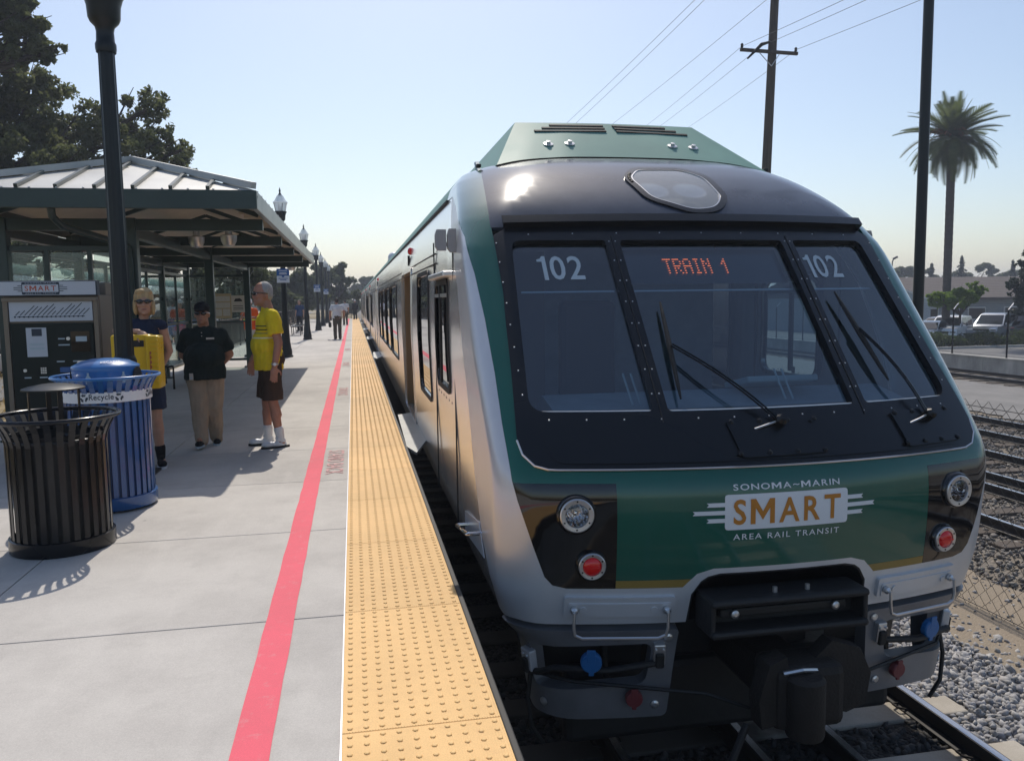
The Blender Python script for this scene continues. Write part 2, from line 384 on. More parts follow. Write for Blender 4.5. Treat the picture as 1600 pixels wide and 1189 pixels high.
_n = M['tie'].node_tree.nodes; _l = M['tie'].node_tree.links; _b = _n['Principled BSDF']; _src = _b.inputs['Base Color'].links[0].from_socket   # shade under the train painted into the ties on the platform side
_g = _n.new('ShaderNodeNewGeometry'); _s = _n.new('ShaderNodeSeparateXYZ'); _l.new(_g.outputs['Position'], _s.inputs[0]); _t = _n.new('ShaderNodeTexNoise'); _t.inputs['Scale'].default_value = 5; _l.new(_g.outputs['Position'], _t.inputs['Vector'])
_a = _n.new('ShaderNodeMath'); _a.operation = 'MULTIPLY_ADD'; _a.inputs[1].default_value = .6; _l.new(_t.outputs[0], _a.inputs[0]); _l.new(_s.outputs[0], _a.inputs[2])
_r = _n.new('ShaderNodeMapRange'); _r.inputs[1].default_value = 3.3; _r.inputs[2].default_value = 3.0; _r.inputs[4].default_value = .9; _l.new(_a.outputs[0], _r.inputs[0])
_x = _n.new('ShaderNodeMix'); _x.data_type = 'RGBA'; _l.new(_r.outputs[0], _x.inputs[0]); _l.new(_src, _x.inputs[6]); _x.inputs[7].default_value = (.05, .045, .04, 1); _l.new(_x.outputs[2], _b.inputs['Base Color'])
M['pink'] = worn('worn_pink_paint', (0.8, 0.125, 0.17), (0.66, 0.12, 0.15), .75, .8, (.3, .1, .1), .35, 0, .08, .1, wear=((.6, .36, .35), .3))
M['yellow'] = worn('worn_tactile_yellow', (0.8, 0.515, 0.215), (0.65, 0.41, 0.165), .6, .7, (.22, .15, .08), .55, .09, .1, .08, wear=((.62, .38, .17), .35))
M['windscreen'] = glass('windscreen_glass', (0.5, 0.62, 0.68), 2.15)
M['sideglass'] = glass('side_window_glass', (0.06, 0.065, 0.07), 1.9)
M['shelterglass'] = glass('shelter_glass', (0.86, 0.92, 0.9), 1.5, haze=0.07, hazecol=(0.5, 0.56, 0.55))
M['lampglass'] = glass('lamp_glass', (0.9, 0.92, 0.95), 1.5, haze=0.55, hazecol=(0.85, 0.87, 0.88))
M['lens'] = glass('headlight_lens', (0.95, 0.95, 0.95), 1.5)
# ---------------------------------------------------------------- ground materials
def gravel_mat(name, cols, scale, bump=0.8, dirt=None, rough=0.95):
    m = bpy.data.materials.new(name); m.use_nodes = True; n = m.node_tree.nodes; l = m.node_tree.links
    b = n['Principled BSDF']; b.inputs['Roughness'].default_value = rough; b.inputs['Specular IOR Level'].default_value = 0.2
    tc = n.new('ShaderNodeTexCoord'); v = n.new('ShaderNodeTexVoronoi'); v.inputs['Scale'].default_value = scale; l.new(tc.outputs['Object'], v.inputs['Vector'])
    r = n.new('ShaderNodeValToRGB'); e = r.color_ramp.elements
    e[0].color = (*cols[0], 1); e[1].color = (*cols[-1], 1)
    for i, c in enumerate(cols[1:-1]): x = e.new((i+1)/(len(cols)-1)); x.color = (*c, 1)
    sp = n.new('ShaderNodeSeparateColor'); l.new(v.outputs['Color'], sp.inputs[0]); l.new(sp.outputs[0], r.inputs[0])
    out = r.outputs[0]
    if dirt:
        t = n.new('ShaderNodeTexNoise'); t.inputs['Scale'].default_value = 0.45; t.inputs['Detail'].default_value = 8; l.new(tc.outputs['Object'], t.inputs['Vector'])
        rr = n.new('ShaderNodeValToRGB'); rr.color_ramp.elements[0].position = 0.45; rr.color_ramp.elements[1].position = 0.62; l.new(t.outputs[0], rr.inputs[0])
        mx = n.new('ShaderNodeMix'); mx.data_type = 'RGBA'; l.new(rr.outputs[0], mx.inputs[0]); l.new(out, mx.inputs[6]); mx.inputs[7].default_value = (*dirt, 1); out = mx.outputs[2]
    l.new(out, b.inputs['Base Color'])
    bp = n.new('ShaderNodeBump'); bp.inputs['Strength'].default_value = bump; bp.inputs['Distance'].default_value = 0.03; bp.invert = True
    l.new(v.outputs['Distance'], bp.inputs['Height']); l.new(bp.outputs[0], b.inputs['Normal'])
    MATS[name] = m; M[name] = m; return m
gravel_mat('gravel', [(0.09, 0.085, 0.08), (0.17, 0.155, 0.14), (0.25, 0.23, 0.205), (0.13, 0.12, 0.115)], 26, dirt=(0.24, 0.2, 0.15))
gravel_mat('ballast', [(0.12, 0.12, 0.125), (0.24, 0.235, 0.23), (0.34, 0.33, 0.32), (0.17, 0.17, 0.18)], 30)
gravel_mat('shade_tinted_ballast', [(0.025, 0.024, 0.023), (0.05, 0.048, 0.045), (0.08, 0.075, 0.07), (0.035, 0.034, 0.033)], 30)  # ballast colours darkened to carry the shade of the train
gravel_mat('dirt', [(0.25, 0.2, 0.15), (0.3, 0.245, 0.185), (0.34, 0.28, 0.215)], 60, bump=0.35, dirt=(0.27, 0.225, 0.17))
M['asphalt'] = pm('asphalt', (0.2, 0.19, 0.18), 0.95, var=0.3, scale=0.6, bump=0.2, bscale=40)
M['lot'] = pm('parking_asphalt', (0.16, 0.155, 0.15), 0.95, var=0.25, scale=0.4, bump=0.1, bscale=40)
M['drygrass'] = pm('dry_grass_ground', (0.26, 0.2, 0.1), 0.95, var=0.4, scale=1.5, bump=0.6, bscale=25)

def flat(name, x0, x1, y0, y1, z, mat, kind='structure'):
    o = MB().add([(x0, y0, z), (x1, y0, z), (x1, y1, z), (x0, y1, z)], [(0, 1, 2, 3)]).build(name, M[mat]); return tag(o, kind=kind)
def ragged(name, x0, x1, y0, y1, z, mat, amp=0.12, step=0.4):
    ys = np.arange(y0, y1+step, step); a = [(x0+random.uniform(-amp, amp), y, z) for y in ys]; b = [(x1+random.uniform(-amp, amp), y, z) for y in ys]
    n = len(ys); return tag(MB().add(a+b, [(i, n+i, n+i+1, i+1) for i in range(n-1)]).build(name, M[mat]), kind='structure')
flat('ground', -500, 500, -60, 700, -1.56, 'gravel')
ragged('track_bed', 3.9, 5.25, -4, 140, -1.535, 'ballast')
ragged('shade_tinted_bed', 0.56, 3.95, -4, 140, -1.531, 'shade_tinted_ballast', .04)  # dark sheet with the train's shade painted in
ragged('dirt_path', 5.15, 6.9, -4, 140, -1.528, 'dirt', 0.25)
ragged('yard_lane', 16.2, 21.6, -4, 140, -1.53, 'asphalt', 0.2)
flat('service_road', 24.2, 30.5, -20, 60, -1.524, 'asphalt')
flat('parking_lot', 30.5, 95, 20, 90, -1.526, 'lot')
# the land behind the platform lies level with its top
lg = MB().add([(-490, -60, -0.06), (-4.5, -60, -0.06), (-4.5, 80.3, -0.06), (0.5, 80.3, -0.06), (0.5, 690, -0.06), (-490, 690, -0.06),
               (-4.5, -60, -1.6), (-4.5, 80.3, -1.6), (0.5, 80.3, -1.6), (0.5, 690, -1.6)],
              [(0, 1, 2, 5), (5, 2, 3, 4), (1, 6, 7, 2), (2, 7, 8, 3), (3, 8, 9, 4)]).build('terrain', M['drygrass']); tag(lg, kind='structure')
tag(MB().add([(-60, 14, -0.045), (-6.2, 14, -0.045), (-6.2, 140, -0.045), (-60, 140, -0.045)], [(0, 1, 2, 3)]).build('station_road', M['lot']), kind='structure')

# ---------------------------------------------------------------- platform
plat = thing('platform', None, None); tag(plat, kind='structure')
MB().box((-1.988, 38, -0.81), (5.0, 84, 1.56)).build('platform_base', M['curb'], plat)
ROW = 1.65; Y0 = 4.18-4*ROW
pa = MB().box((0, 0, -0.05), (1.9, ROW-0.008, 0.104), b=0.004).build('concrete_panel', M['concrete'], None)
pb = MB().box((0, 0, -0.05), (2.44, ROW-0.008, 0.104), b=0.004).build('concrete_panel', M['concrete'], None)
first = [pa, pb]
for i in range(50):
    y = Y0+ROW*(i+0.5)
    for k, x in ((0, -1.048), (1, -3.226)):
        o = first[k] if i == 0 else first[k].copy()
        if i: col.objects.link(o)
        o.parent = plat; o.location = (x, y, 0.0)
# tactile warning strip: tiles with truncated domes
mb = MB(); TW, TL = 0.607, 1.22
mb.box((0, 0, -0.028), (TW-0.002, TL-0.003, 0.068), b=0.002)
dv = []; df = []
for i in range(10):
    for j in range(20):
        cx = (i-4.5)*0.0607; cy = (j-9.5)*0.061; b0 = len(dv)
        for r_, z_ in ((0.0118, 0.0058), (0.0105, 0.0095), (0.0066, 0.0112)):
            for a in range(8): dv.append((cx+r_*math.cos(a*math.pi/4), cy+r_*math.sin(a*math.pi/4), z_))
        for t in range(2):
            for a in range(8): df.append((b0+t*8+a, b0+t*8+(a+1) % 8, b0+t*8+8+(a+1) % 8, b0+t*8+8+a))
        df.append(tuple(b0+16+a for a in range(8)))
mb.add(dv, df)
for i in range(56):   # fine grip ribs between the domes
    x = -TW/2+0.008+i*(TW-0.016)/55
    mb.add([(x-0.0022, -TL/2+0.004, 0.006), (x+0.0022, -TL/2+0.004, 0.006), (x+0.0022, TL/2-0.004, 0.006), (x-0.0022, TL/2-0.004, 0.006),
            (x-0.001, -TL/2+0.004, 0.0076), (x+0.001, -TL/2+0.004, 0.0076), (x+0.001, TL/2-0.004, 0.0076), (x-0.001, TL/2-0.004, 0.0076)],
           [(4, 5, 6, 7), (0, 1, 5, 4), (2, 3, 7, 6)])
t0 = mb.build('tactile_tile', M['yellow'])
for i in range(67):
    o = t0 if i == 0 else t0.copy()
    if i: col.objects.link(o)
    o.parent = plat; o.location = (0.2105, 4.2-5*TL+TL*(i+0.5), 0)
MB().box((-0.0955, 38, -0.03), (0.006, 84, 0.066)).build('strip_edging', M['alu'], plat)
MB().box((0.530, 38, -0.09), (0.03, 84, 0.18), b=0.006).build('edge_nosing', M['rubber'], plat)
ln = MB(); ys = np.arange(-2, 80, 0.25)
lv = [(-0.487+random.uniform(-.003, .003), y, 0.0055) for y in ys]+[(-0.346+random.uniform(-.003, .003), y, 0.0055) for y in ys]
n_ = len(ys); ln.add(lv, [(i, n_+i, n_+i+1, i+1) for i in range(n_-1)]).build('pink_line', M['pink'], plat)
TV, TF = text_fit('STAND BACK', 1.25, 0.17, 0.012)
for i in range(4):
    y = 8.36+6.6*i
    MB().add([(-0.225+b, y-a, 0.0055) for a, b in TV], TF).build('stand_back_lettering', M['pinktext'], plat)

# ---------------------------------------------------------------- railway tracks
RP = [(-0.06, 0), (0.06, 0), (0.06, 0.012), (0.01, 0.03), (0.01, 0.1), (0.035, 0.112), (0.035, 0.138), (-0.035, 0.138), (-0.035, 0.112), (-0.01, 0.1), (-0.01, 0.03), (-0.06, 0.012)]
def track(label, xs, y0, y1, ties, tie_y, tmat, group, zt=-1.52, tiez=-1.5):
    t = thing('railway_track', label, 'railway track', (xs[0], 0, zt), 0, group)
    for x in xs:
        r = MB().prism([(x+a, tiez+b) for a, b in RP], lambda a, b, h: (a, y0+h, b), y1-y0).build('rail', M['rail'], t)
        MB().box((x, (y0+y1)/2, tiez+0.139), (0.05, y1-y0, 0.004)).build('rail_head', M['railtop'], r)
    a, b = ties; tm = None
    for y in tie_y:
        if tm is None: tm = MB().add(*chamfer((a+b)/2, 0, tiez-0.07, b-a, 0.26, 0.139)).build('tie', M[tmat], t); o = tm
        else: o = tm.copy(); col.objects.link(o)
        o.parent = t; o.location = (random.uniform(-.02, .02), y, 0)
    return t
def chamfer(x, y, z, dx, dy, dz):
    m = MB().box((x, y, z), (dx, dy, dz), b=0.015); return m.v, m.f
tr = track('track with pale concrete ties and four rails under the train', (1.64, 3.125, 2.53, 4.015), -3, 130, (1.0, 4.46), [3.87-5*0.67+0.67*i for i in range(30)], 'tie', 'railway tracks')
for y in [3.87-2*0.67+0.67*i for i in range(12)]:    # rail clips at the tie ends
    for x in (1.64, 3.125, 2.53, 4.015):
        for s in (-1, 1): MB().tube([(x+s*0.04, y-0.05, -1.475), (x+s*0.1, y-0.03, -1.465), (x+s*0.1, y+0.03, -1.465), (x+s*0.04, y+0.05, -1.475)], 0.009, 5).build('rail_clip', M['rust'], tr)
for lab, x, e in (('siding track nearest beyond the chain link fence', 8.32, 0.3), ('middle siding track beyond the chain link fence', 10.4, 0.1), ('outer siding track before the asphalt lane', 13.5, 0.2)):
    track(lab, (x, x+1.44), -2, 160, (x-0.5, x+1.94), [1+0.75*i+random.uniform(-.1, .1) for i in range(45)], 'woodpole', 'railway tracks', tiez=-1.515)
track('far rusty siding track along the low concrete wall', (22.4, 23.84), -2, 160, (21.9, 24.1), [16+0.8*i for i in range(40)], 'woodpole', 'railway tracks', tiez=-1.53)

# ---------------------------------------------------------------- ballast stones
def ico(sub=1):
    bm = bmesh.new(); bmesh.ops.create_icosphere(bm, subdivisions=sub, radius=1); V = np.array([v.co[:] for v in bm.verts]); F = np.array([[v.index for v in f.verts] for f in bm.faces]); bm.free(); return V, F
IV, IF = ico(1)
def rot_rand(n):
    q = rng.normal(size=(n, 4)); q /= np.linalg.norm(q, axis=1)[:, None]; a, b, c, d = q.T
    return np.stack([np.stack([1-2*(c*c+d*d), 2*(b*c-a*d), 2*(b*d+a*c)], -1), np.stack([2*(b*c+a*d), 1-2*(b*b+d*d), 2*(c*d-a*b)], -1), np.stack([2*(b*d-a*c), 2*(c*d+a*b), 1-2*(b*b+c*c)], -1)], 1)
def stones(name, pos, smin, smax, mat):
    n = len(pos); shp = IV[None]*(1+rng.uniform(-.42, .42, (n, len(IV), 1))); shp = shp*rng.uniform(0.4, 1.25, (n, 1, 3))
    V = np.einsum('nij,nkj->nki', rot_rand(n), shp)*rng.uniform(smin, smax, (n, 1, 1))+pos[:, None]
    F = (IF[None]+(np.arange(n)*len(IV))[:, None, None]).reshape(-1, 3)
    me = np_mesh(name, V.reshape(-1, 3), F); o = link(name, me, M[mat]); return tag(o, kind='stuff')
def isl(name, cols, seed=0):
    """each separate stone takes its own colour"""
    m = bpy.data.materials.new(name); m.use_nodes = True; n = m.node_tree.nodes; l = m.node_tree.links; b = n['Principled BSDF']; b.inputs['Roughness'].default_value = 0.9
    g = n.new('ShaderNodeNewGeometry'); r = n.new('ShaderNodeValToRGB'); e = r.color_ramp.elements; e[0].color = (*cols[0], 1); e[1].color = (*cols[-1], 1)
    for i, c in enumerate(cols[1:-1]): x = e.new((i+1)/(len(cols)-1)); x.color = (*c, 1)
    l.new(g.outputs['Random Per Island'], r.inputs[0])
    tc = n.new('ShaderNodeTexCoord'); t = n.new('ShaderNodeTexNoise'); t.inputs['Scale'].default_value = 60; l.new(tc.outputs['Object'], t.inputs['Vector'])
    mx = n.new('ShaderNodeMix'); mx.data_type = 'RGBA'; mx.blend_type = 'MULTIPLY'; mx.inputs[0].default_value = 0.5; l.new(r.outputs[0], mx.inputs[6]); l.new(t.outputs[0], mx.inputs[7])
    l.new(mx.outputs[2], b.inputs['Base Color']); M[name] = m; return m
isl('stone', [(0.3, 0.3, 0.31), (0.5, 0.49, 0.48), (0.2, 0.2, 0.22), (0.6, 0.58, 0.56), (0.36, 0.36, 0.39), (0.54, 0.5, 0.45)])
def area(n, x0, x1, y0, y1, z0, z1): return np.stack([rng.uniform(x0, x1, n), rng.uniform(y0, y1, n), rng.uniform(z0, z1, n)], 1)
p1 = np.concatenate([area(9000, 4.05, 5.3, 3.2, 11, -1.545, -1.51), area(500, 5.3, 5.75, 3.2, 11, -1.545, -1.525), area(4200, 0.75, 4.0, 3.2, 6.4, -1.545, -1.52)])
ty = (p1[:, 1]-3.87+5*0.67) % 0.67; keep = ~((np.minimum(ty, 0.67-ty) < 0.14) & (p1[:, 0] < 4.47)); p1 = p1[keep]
isl('shade_tinted_stone', [(0.06, 0.058, 0.056), (0.1, 0.096, 0.092), (0.04, 0.039, 0.038), (0.13, 0.125, 0.12)])  # stone colours darkened for the shade under the train
stones('ballast_gravel', p1[p1[:, 0] > 4.02], 0.018, 0.042, 'stone'); stones('shade_tinted_gravel', p1[p1[:, 0] <= 4.02], 0.018, 0.042, 'shade_tinted_stone')  # stones under the train take the shade-darkened colours
isl('yardstone', [(0.15, 0.135, 0.12), (0.27, 0.25, 0.225), (0.11, 0.1, 0.095), (0.34, 0.31, 0.28), (0.2, 0.18, 0.165)])
stones('yard_gravel', area(22000, 6.6, 16, 5, 19, -1.56, -1.535), 0.015, 0.042, 'yardstone')
stones('pebble_litter', area(500, 5.3, 6.8, 3.2, 11, -1.53, -1.515), 0.008, 0.025, 'stone')

# ---------------------------------------------------------------- chain link fence by the track
cf = thing('chain_link_fence', 'rusty chain link fence with bare wire ends beside the dirt strip', 'fence', (6.05, 4, -1.54))
FX, FZ0, FZ1 = 6.05, -1.54, 0.6
zz = []; ff = []; ccount = 0; D = 0.075; nr = int((FZ1-FZ0)/D)
for i in range(int(11/D)):
    y = 3.6+i*D
    for k in range(nr+1):
        sgn = 1 if (k+i) % 2 else -1; c0 = Vector((FX+sgn*0.003+0.02*math.sin(y*1.3)+0.012*math.sin(y*3.1+k*0.2), y+(D/2)*sgn*1.02, FZ0+k*D))
        for a in range(3): zz.append((c0.x+0.0032*math.cos(a*2.094), c0.y+0.0032*math.sin(a*2.094), c0.z))
    b0 = i*(nr+1)*3
    for k in range(nr):
        for a in range(3): ff.append((b0+k*3+a, b0+k*3+(a+1) % 3, b0+k*3+3+(a+1) % 3, b0+k*3+3+a))
fm = np_mesh('wire_mesh', np.array(zz)-np.array([6.05, 4, -1.54]), np.array(ff)); tag(link('wire_mesh', fm, M['mesh'], cf), kind='stuff')
for y in (3.4, 6.9+3.6, 14.0): MB().tube([(FX+0.035, y, -1.6), (FX+0.035, y, 0.62)], 0.025, 8).build('fence_post', M['mesh'], cf)
MB().tube([(FX+0.01, 3.4, -1.5), (FX+0.01, 14, -1.5)], 0.004, 5).build('bottom_wire', M['mesh'], cf)
MB().tube([(FX+0.006, 3.4, 0.5), (FX+0.006, 14, 0.5)], 0.004, 5).build('top_wire', M['mesh'], cf)
# ---------------------------------------------------------------- train: nose surface
XC = 2.38
PROF = np.array([(4.30,-.95),(4.26,-.6),(4.25,-.42),(4.20,-.2),(4.155,0),(4.13,.25),(4.122,.45),(4.13,.58),(4.17,.66),(4.40,.95),(5.26,1.95),(5.40,2.10),(5.50,2.2),(5.62,2.3),(5.80,2.42),(6.03,2.55),(6.30,2.67),(6.62,2.77),(7.0,2.84),(7.6,2.89)])
PV = np.concatenate([[0], np.cumsum(np.hypot(*np.diff(PROF, axis=0).T))]); PV -= PV[2]
# the knees of the centre profile are eased with a fine smoothed copy
_v = np.linspace(PV[0], PV[-1], 400); _k = np.exp(-0.5*(np.arange(-12, 13)/5.0)**2); _k /= _k.sum()
def _sm(a): p = np.concatenate([2*a[0]-a[12:0:-1], a, 2*a[-1]-a[-2:-14:-1]]); return np.convolve(p, _k, 'valid')
PY = _sm(np.interp(_v, PV, PROF[:, 0])); PZ = _sm(np.interp(_v, PV, PROF[:, 1])); PZ = np.maximum.accumulate(PZ)
WZ = np.array([(-.95,1.36),(-.42,1.42),(-.3,1.54),(-.1,1.59),(.1,1.61),(.7,1.62),(1.3,1.64),(1.9,1.63),(2.2,1.60),(2.48,1.53),(2.6,1.49),(2.7,1.41),(2.78,1.26),(2.84,1.02),(2.89,.5)])
CZ = np.array([(-.95,.22),(.3,.22),(.7,.15),(2.0,.15),(2.3,.35),(2.6,.6),(2.8,.7),(2.89,.45)])
TH = np.linspace(0, math.pi/2, 24)
def contour(v):
    z = np.interp(v, _v, PZ); y0 = np.interp(v, _v, PY); W = np.interp(z, *WZ.T); c = np.interp(z, *CZ.T); d1 = W-c
    d = np.concatenate([np.linspace(0, d1, 16)[:-1], d1+c*np.sin(TH)]); y = y0+.11*d*d; y[15:] += c*(1-np.cos(TH))
    d = np.append(d, W); y = np.append(y, y[-1]+6); s = np.concatenate([[0], np.cumsum(np.hypot(np.diff(d), np.diff(y)))]); return d, y, z, s
def NP(u, v):
    d, y, z, s = contour(v); a = abs(u); return Vector((XC+math.copysign(np.interp(a, s, d), u), np.interp(a, s, y), z))
def NS(u, v):
    p = NP(u, v); e = 0.012; n = (NP(u+e, v)-NP(u-e, v)).cross(NP(u, v+e)-NP(u, v-e))
    n.normalize()
    return p, n
def u_at_y(v, Y): d, y, z, s = contour(v); return float(np.interp(Y, y[8:], s[8:]))
def z_of_v(v): return float(np.interp(v, _v, PZ))
def v_of_z(z): return float(np.interp(z, PZ, _v))
SEAM = [(-.29, 4.86), (-.1, 4.9), (.06, 5.04), (.6, 5.40), (.84, 5.43), (1.3, 5.65), (1.7, 5.89), (2.0, 6.2), (2.3, 6.62), (2.48, 6.95)]
def seam_y(z): return float(np.interp(z, [a for a, b in SEAM], [b for a, b in SEAM]))
GO = [(2.14,3.637),(1.685,2.939),(1.622,2.586),(1.592,2.196),(1.58,1.773),(1.583,1.406),(1.57,1.043),(1.542,.923),(1.453,.667),(1.386,.486)]   # green outer edge, top to bottom
GO2 = [(1.34,.435),(1.261,.417),(.987,.417)]
GI = [(1.455,4.45),(1.455,3.69),(1.45,3.29),(1.442,2.895)]        # green inner edge beside the brow
GM = [(1.44,2.40),(1.455,2.185),(1.474,1.774),(1.498,1.409),(1.505,1.293),(1.485,1.199),(1.425,1.13),(1.35,1.108)]   # beside the black mask
RIM = [(.6,.417),(.56,.465),(.525,.497),(.43,.525)]                # outer edge of the silver rim round the coupler opening
OPEN = [(.565,.19),(.55,.37),(.50,.45),(.46,.478),(.39,.494)]
neg = lambda L: [(-a, b) for a, b in L]
M['mirrorgrey'] = pm('mirror_grey', (.3, .3, .31), .5)
M['plate'] = pm('gap_plate', (.36, .36, .34), .55, metal=.3, var=.15)
car = thing('train_car', 'green and silver leading train car numbered 102 facing the camera', 'train car', (XC, 4.2, -1.38), 0, 'train cars')
P_ = car
seamL = [(u_at_y(v_of_z(z), seam_y(z)), v_of_z(z)) for z in (2.47, 2.2, 1.95, 1.7, 1.45, 1.2, .95, .7, .5, .3, .1, -.05, -.2, -.285)]
low = [(1.85,.136),(1.57,.18)]
GOc = GO+GO2
silver = neg(seamL)+neg(low)+neg(OPEN)+OPEN[::-1]+low[::-1]+seamL[::-1]+GOc+RIM+neg(RIM[::-1])+neg(GOc[::-1])
sheet('nose_shell', silver, NS, M['silver'], P_, step=0.07, off=0, skirt=0.03)
topv = [3.66, 3.9, 4.1, 4.3, 4.45]
gtop = [(u_at_y(v, 7.38), v) for v in topv]
green = neg(GO[:7])+[(-1.567,1.03),(-.985,1.03),(-.985,.466),(-.555,.466)]+neg(RIM[2:])+RIM[:1:-1]+[(.555,.466),(.985,.466),(.985,1.03),(1.567,1.03)]+GO[6::-1]+gtop+[(1.455,4.44)]+GI[1:]+GM+neg(GM[::-1])+neg(GI[:0:-1])+[(-1.455,4.44)]+neg(gtop[::-1])
sheet('green_front', green, NS, M['greenpaint'], P_, step=0.07, off=0, skirt=0.03)
bt = [(min(1.455, u_at_y(v, 7.38)), v) for v in (4.45, 4.6, 4.75, 4.9, 5.05, float(_v[-1])-0.02)]
brow = neg(GI[:0:-1])[::1]
brow = [(-1.45,3.02),(-1.45,3.29),(-1.455,3.69),(-1.455,4.44)]+neg(bt)+bt[::-1]+[(1.455,4.44),(1.455,3.69),(1.45,3.29),(1.45,3.02)]
LIGHT = [(-.335,3.70),(-.20,3.93),(.19,3.95),(.335,3.75),(.345,3.36),(.23,3.19),(.02,3.15),(-.27,3.33)]
lightp = round_poly(LIGHT, .09)
sheet('roof_brow', brow, NS, M['brow'], P_, holes=[lightp], step=0.08, off=0, skirt=0.03)
MASK = neg([(1.30,3.03),(1.442,2.93)][::1])+neg([(1.442,2.895)]+GM)+(GM[::-1]+[(1.442,2.895),(1.442,2.93),(1.30,3.03)])
MASK = round_poly(MASK, 0.03, 2)
def pane_poly(pts, r, g=0.0): return round_poly(pts, r, 6)
PL = pane_poly([(-1.325,2.872),(-.692,2.862),(-.689,1.479),(-1.405,1.482)], [.07,.03,.03,.11])
PC = pane_poly([(-.596,2.86),(.596,2.86),(.598,1.477),(-.598,1.477)], .03)
PR = [(-a, b) for a, b in PL][::-1]
mask = sheet('windscreen_surround', MASK, NS, M['maskblack'], P_, holes=[PL, PC, PR], step=0.07, off=0.012, skirt=0.05)
for p in (PL, PC, PR):
    g = sheet('windscreen_pane', grow(p, .02), NS, M['windscreen'], P_, step=0.07, off=-0.022)
    xs = [q[0] for q in p]; yb = min(q[1] for q in p)                       # bright sealing strip along the foot of the pane
    a, b = min(q[0] for q in p if q[1] < yb+.02), max(q[0] for q in p if q[1] < yb+.02)
    MB().tube([NS(a+(b-a)*i/8, yb+.006)[0]+NS(a+(b-a)*i/8, yb+.006)[1]*.004 for i in range(9)], .006, 5).build('seal_strip', M['alu'], g)
# split joints down the two mullions and the bolts of the surround
for s in (-1, 1):
    MB().tube([NS(s*.645, v)[0]+NS(s*.645, v)[1]*.014 for v in np.linspace(1.40, 2.9, 9)], .004, 4).build('mullion_joint', M['rubber'], P_)
    ridge = [(s*.665, v) for v in (1.2, 2.95)]
bolts = MB()
def bolt(mb, u, v, r=.005, off=.012):
    p, n = NS(u, v); q = n.to_track_quat('Z', 'Y').to_matrix(); mb.lathe([(r, 0), (r, r*.4), (r*.5, r*.7), (0, r*.75)], 6, p+n*off, q)
for s in (-1, 1):
    for v in np.linspace(1.6, 2.85, 8):
        bolt(bolts, s*1.43, v); bolt(bolts, s*.625, v); bolt(bolts, s*.668, v)
for u in np.linspace(-1.3, 1.3, 13): bolt(bolts, u, 1.425)
for u in np.linspace(-1.2, 1.2, 9): bolt(bolts, u, 2.93)
tag(bolts.build('surround_bolts', M['alu'], P_), kind='stuff')
sheet('visor_lip', [(-1.36,3.0),(1.40,3.0),(1.40,3.075),(-1.36,3.075)], NS, M['maskblack'], P_, step=.08, off=.06, skirt=.07)
# lower rounded tray under the glass
tray = round_poly([(-1.36,1.36),(1.36,1.36),(1.33,1.14),(-1.33,1.14)], [.02,.02,.1,.1])
sheet('wiper_tray', tray, NS, M['maskblack'], P_, step=.08, off=.02, skirt=.02)
MB().tube([NS(u, v)[0]+NS(u, v)[1]*.01 for u, v in neg(GM[4:])+[(x, 1.106) for x in np.linspace(-1.3, 1.3, 20)]+GM[:3:-1]], .006, 5).build('surround_edge_strip', M['alu'], P_)
# headlight panels, gold stripes
for s in (-1, 1):
    hp = [(s*.984,1.029),(s*.984,.418),(s*1.261,.418),(s*1.34,.436),(s*1.386,.487),(s*1.453,.668),(s*1.541,.923),(s*1.566,1.029)]
    circ = lambda u, v, r: [(u+r*math.cos(a), v+r*math.sin(a)) for a in np.linspace(0, 2*math.pi, 25)[:-1]]
    hpan = sheet('headlight_panel', hp, NS, M['panelblack'], P_, holes=[circ(s*1.212, .858, .085), circ(s*1.125, .565, .068)], step=.07, off=.001, skirt=.02)
    sheet('gold_stripe', [(s*.984,.418),(s*.984,.465),(s*.557,.465),(s*.603,.418)], NS, M['gold'], P_, step=.07, off=.0, skirt=.01)
    for (u, v, r, nm) in ((1.212, .858, .092, 'headlight'), (1.125, .565, .074, 'tail_light')):
        p, n = NS(s*u, v); n = (n+Vector((0, -1.2, 0))).normalized(); q = n.to_track_quat('Z', 'Y').to_matrix()
        ho = MB().lathe([(r*1.22, -.05), (r*1.22, .014), (r*1.12, .026), (r*1.02, .026), (r*1.0, -.11), (0, -.11)], 32, p, q).build(nm+'_housing', M['panelblack'], P_, True)
        rg = MB().lathe([(r*1.04, .0), (r*1.04, .036), (r*.98, .04), (r*.74, .038), (r*.7, .03), (r*.7, .0)], 32, p, q).build(nm+'_ring', M['alu'], ho, True)
        for k in range(6): MB().lathe([(.006, 0), (.005, .003), (0, .003)], 6, p+q @ Vector((r*.87*math.cos(k*1.047+.5), r*.87*math.sin(k*1.047+.5), .0385)), q).build('ring_screw', M['rubber'], rg)
        if nm == 'headlight':
            MB().lathe([(r*.72, .03), (r*.66, -.02), (r*.5, -.065), (r*.25, -.09), (.018, -.095), (.015, -.03), (.008, -.022), (0, -.02)], 14, p, q).build('reflector', M['chrome'], ho, False)
            MB().lathe([(r*.72, .034), (r*.5, .04), (0, .044)], 24, p, q).build('lens', M['lens'], ho, True)
            for t in (.35, 1.9, 3.9): MB().box(p+q @ Vector((.03*math.cos(t), .03*math.sin(t), -.035)), (.004, .05, .05), q @ Matrix.Rotation(t, 3, 'Z')).build('reflector_facet', M['chrome'], ho)
        else:
            MB().lathe([(r*.72, .03), (r*.55, .043), (r*.3, .049), (0, .05)], 24, p, q).build('red_lens', M['redlens'], ho, True)
            MB().box(p+q @ Vector((0, 0, .047)), (r*1.2, .006, .012), q).build('lens_rib', M['redlens'], ho)
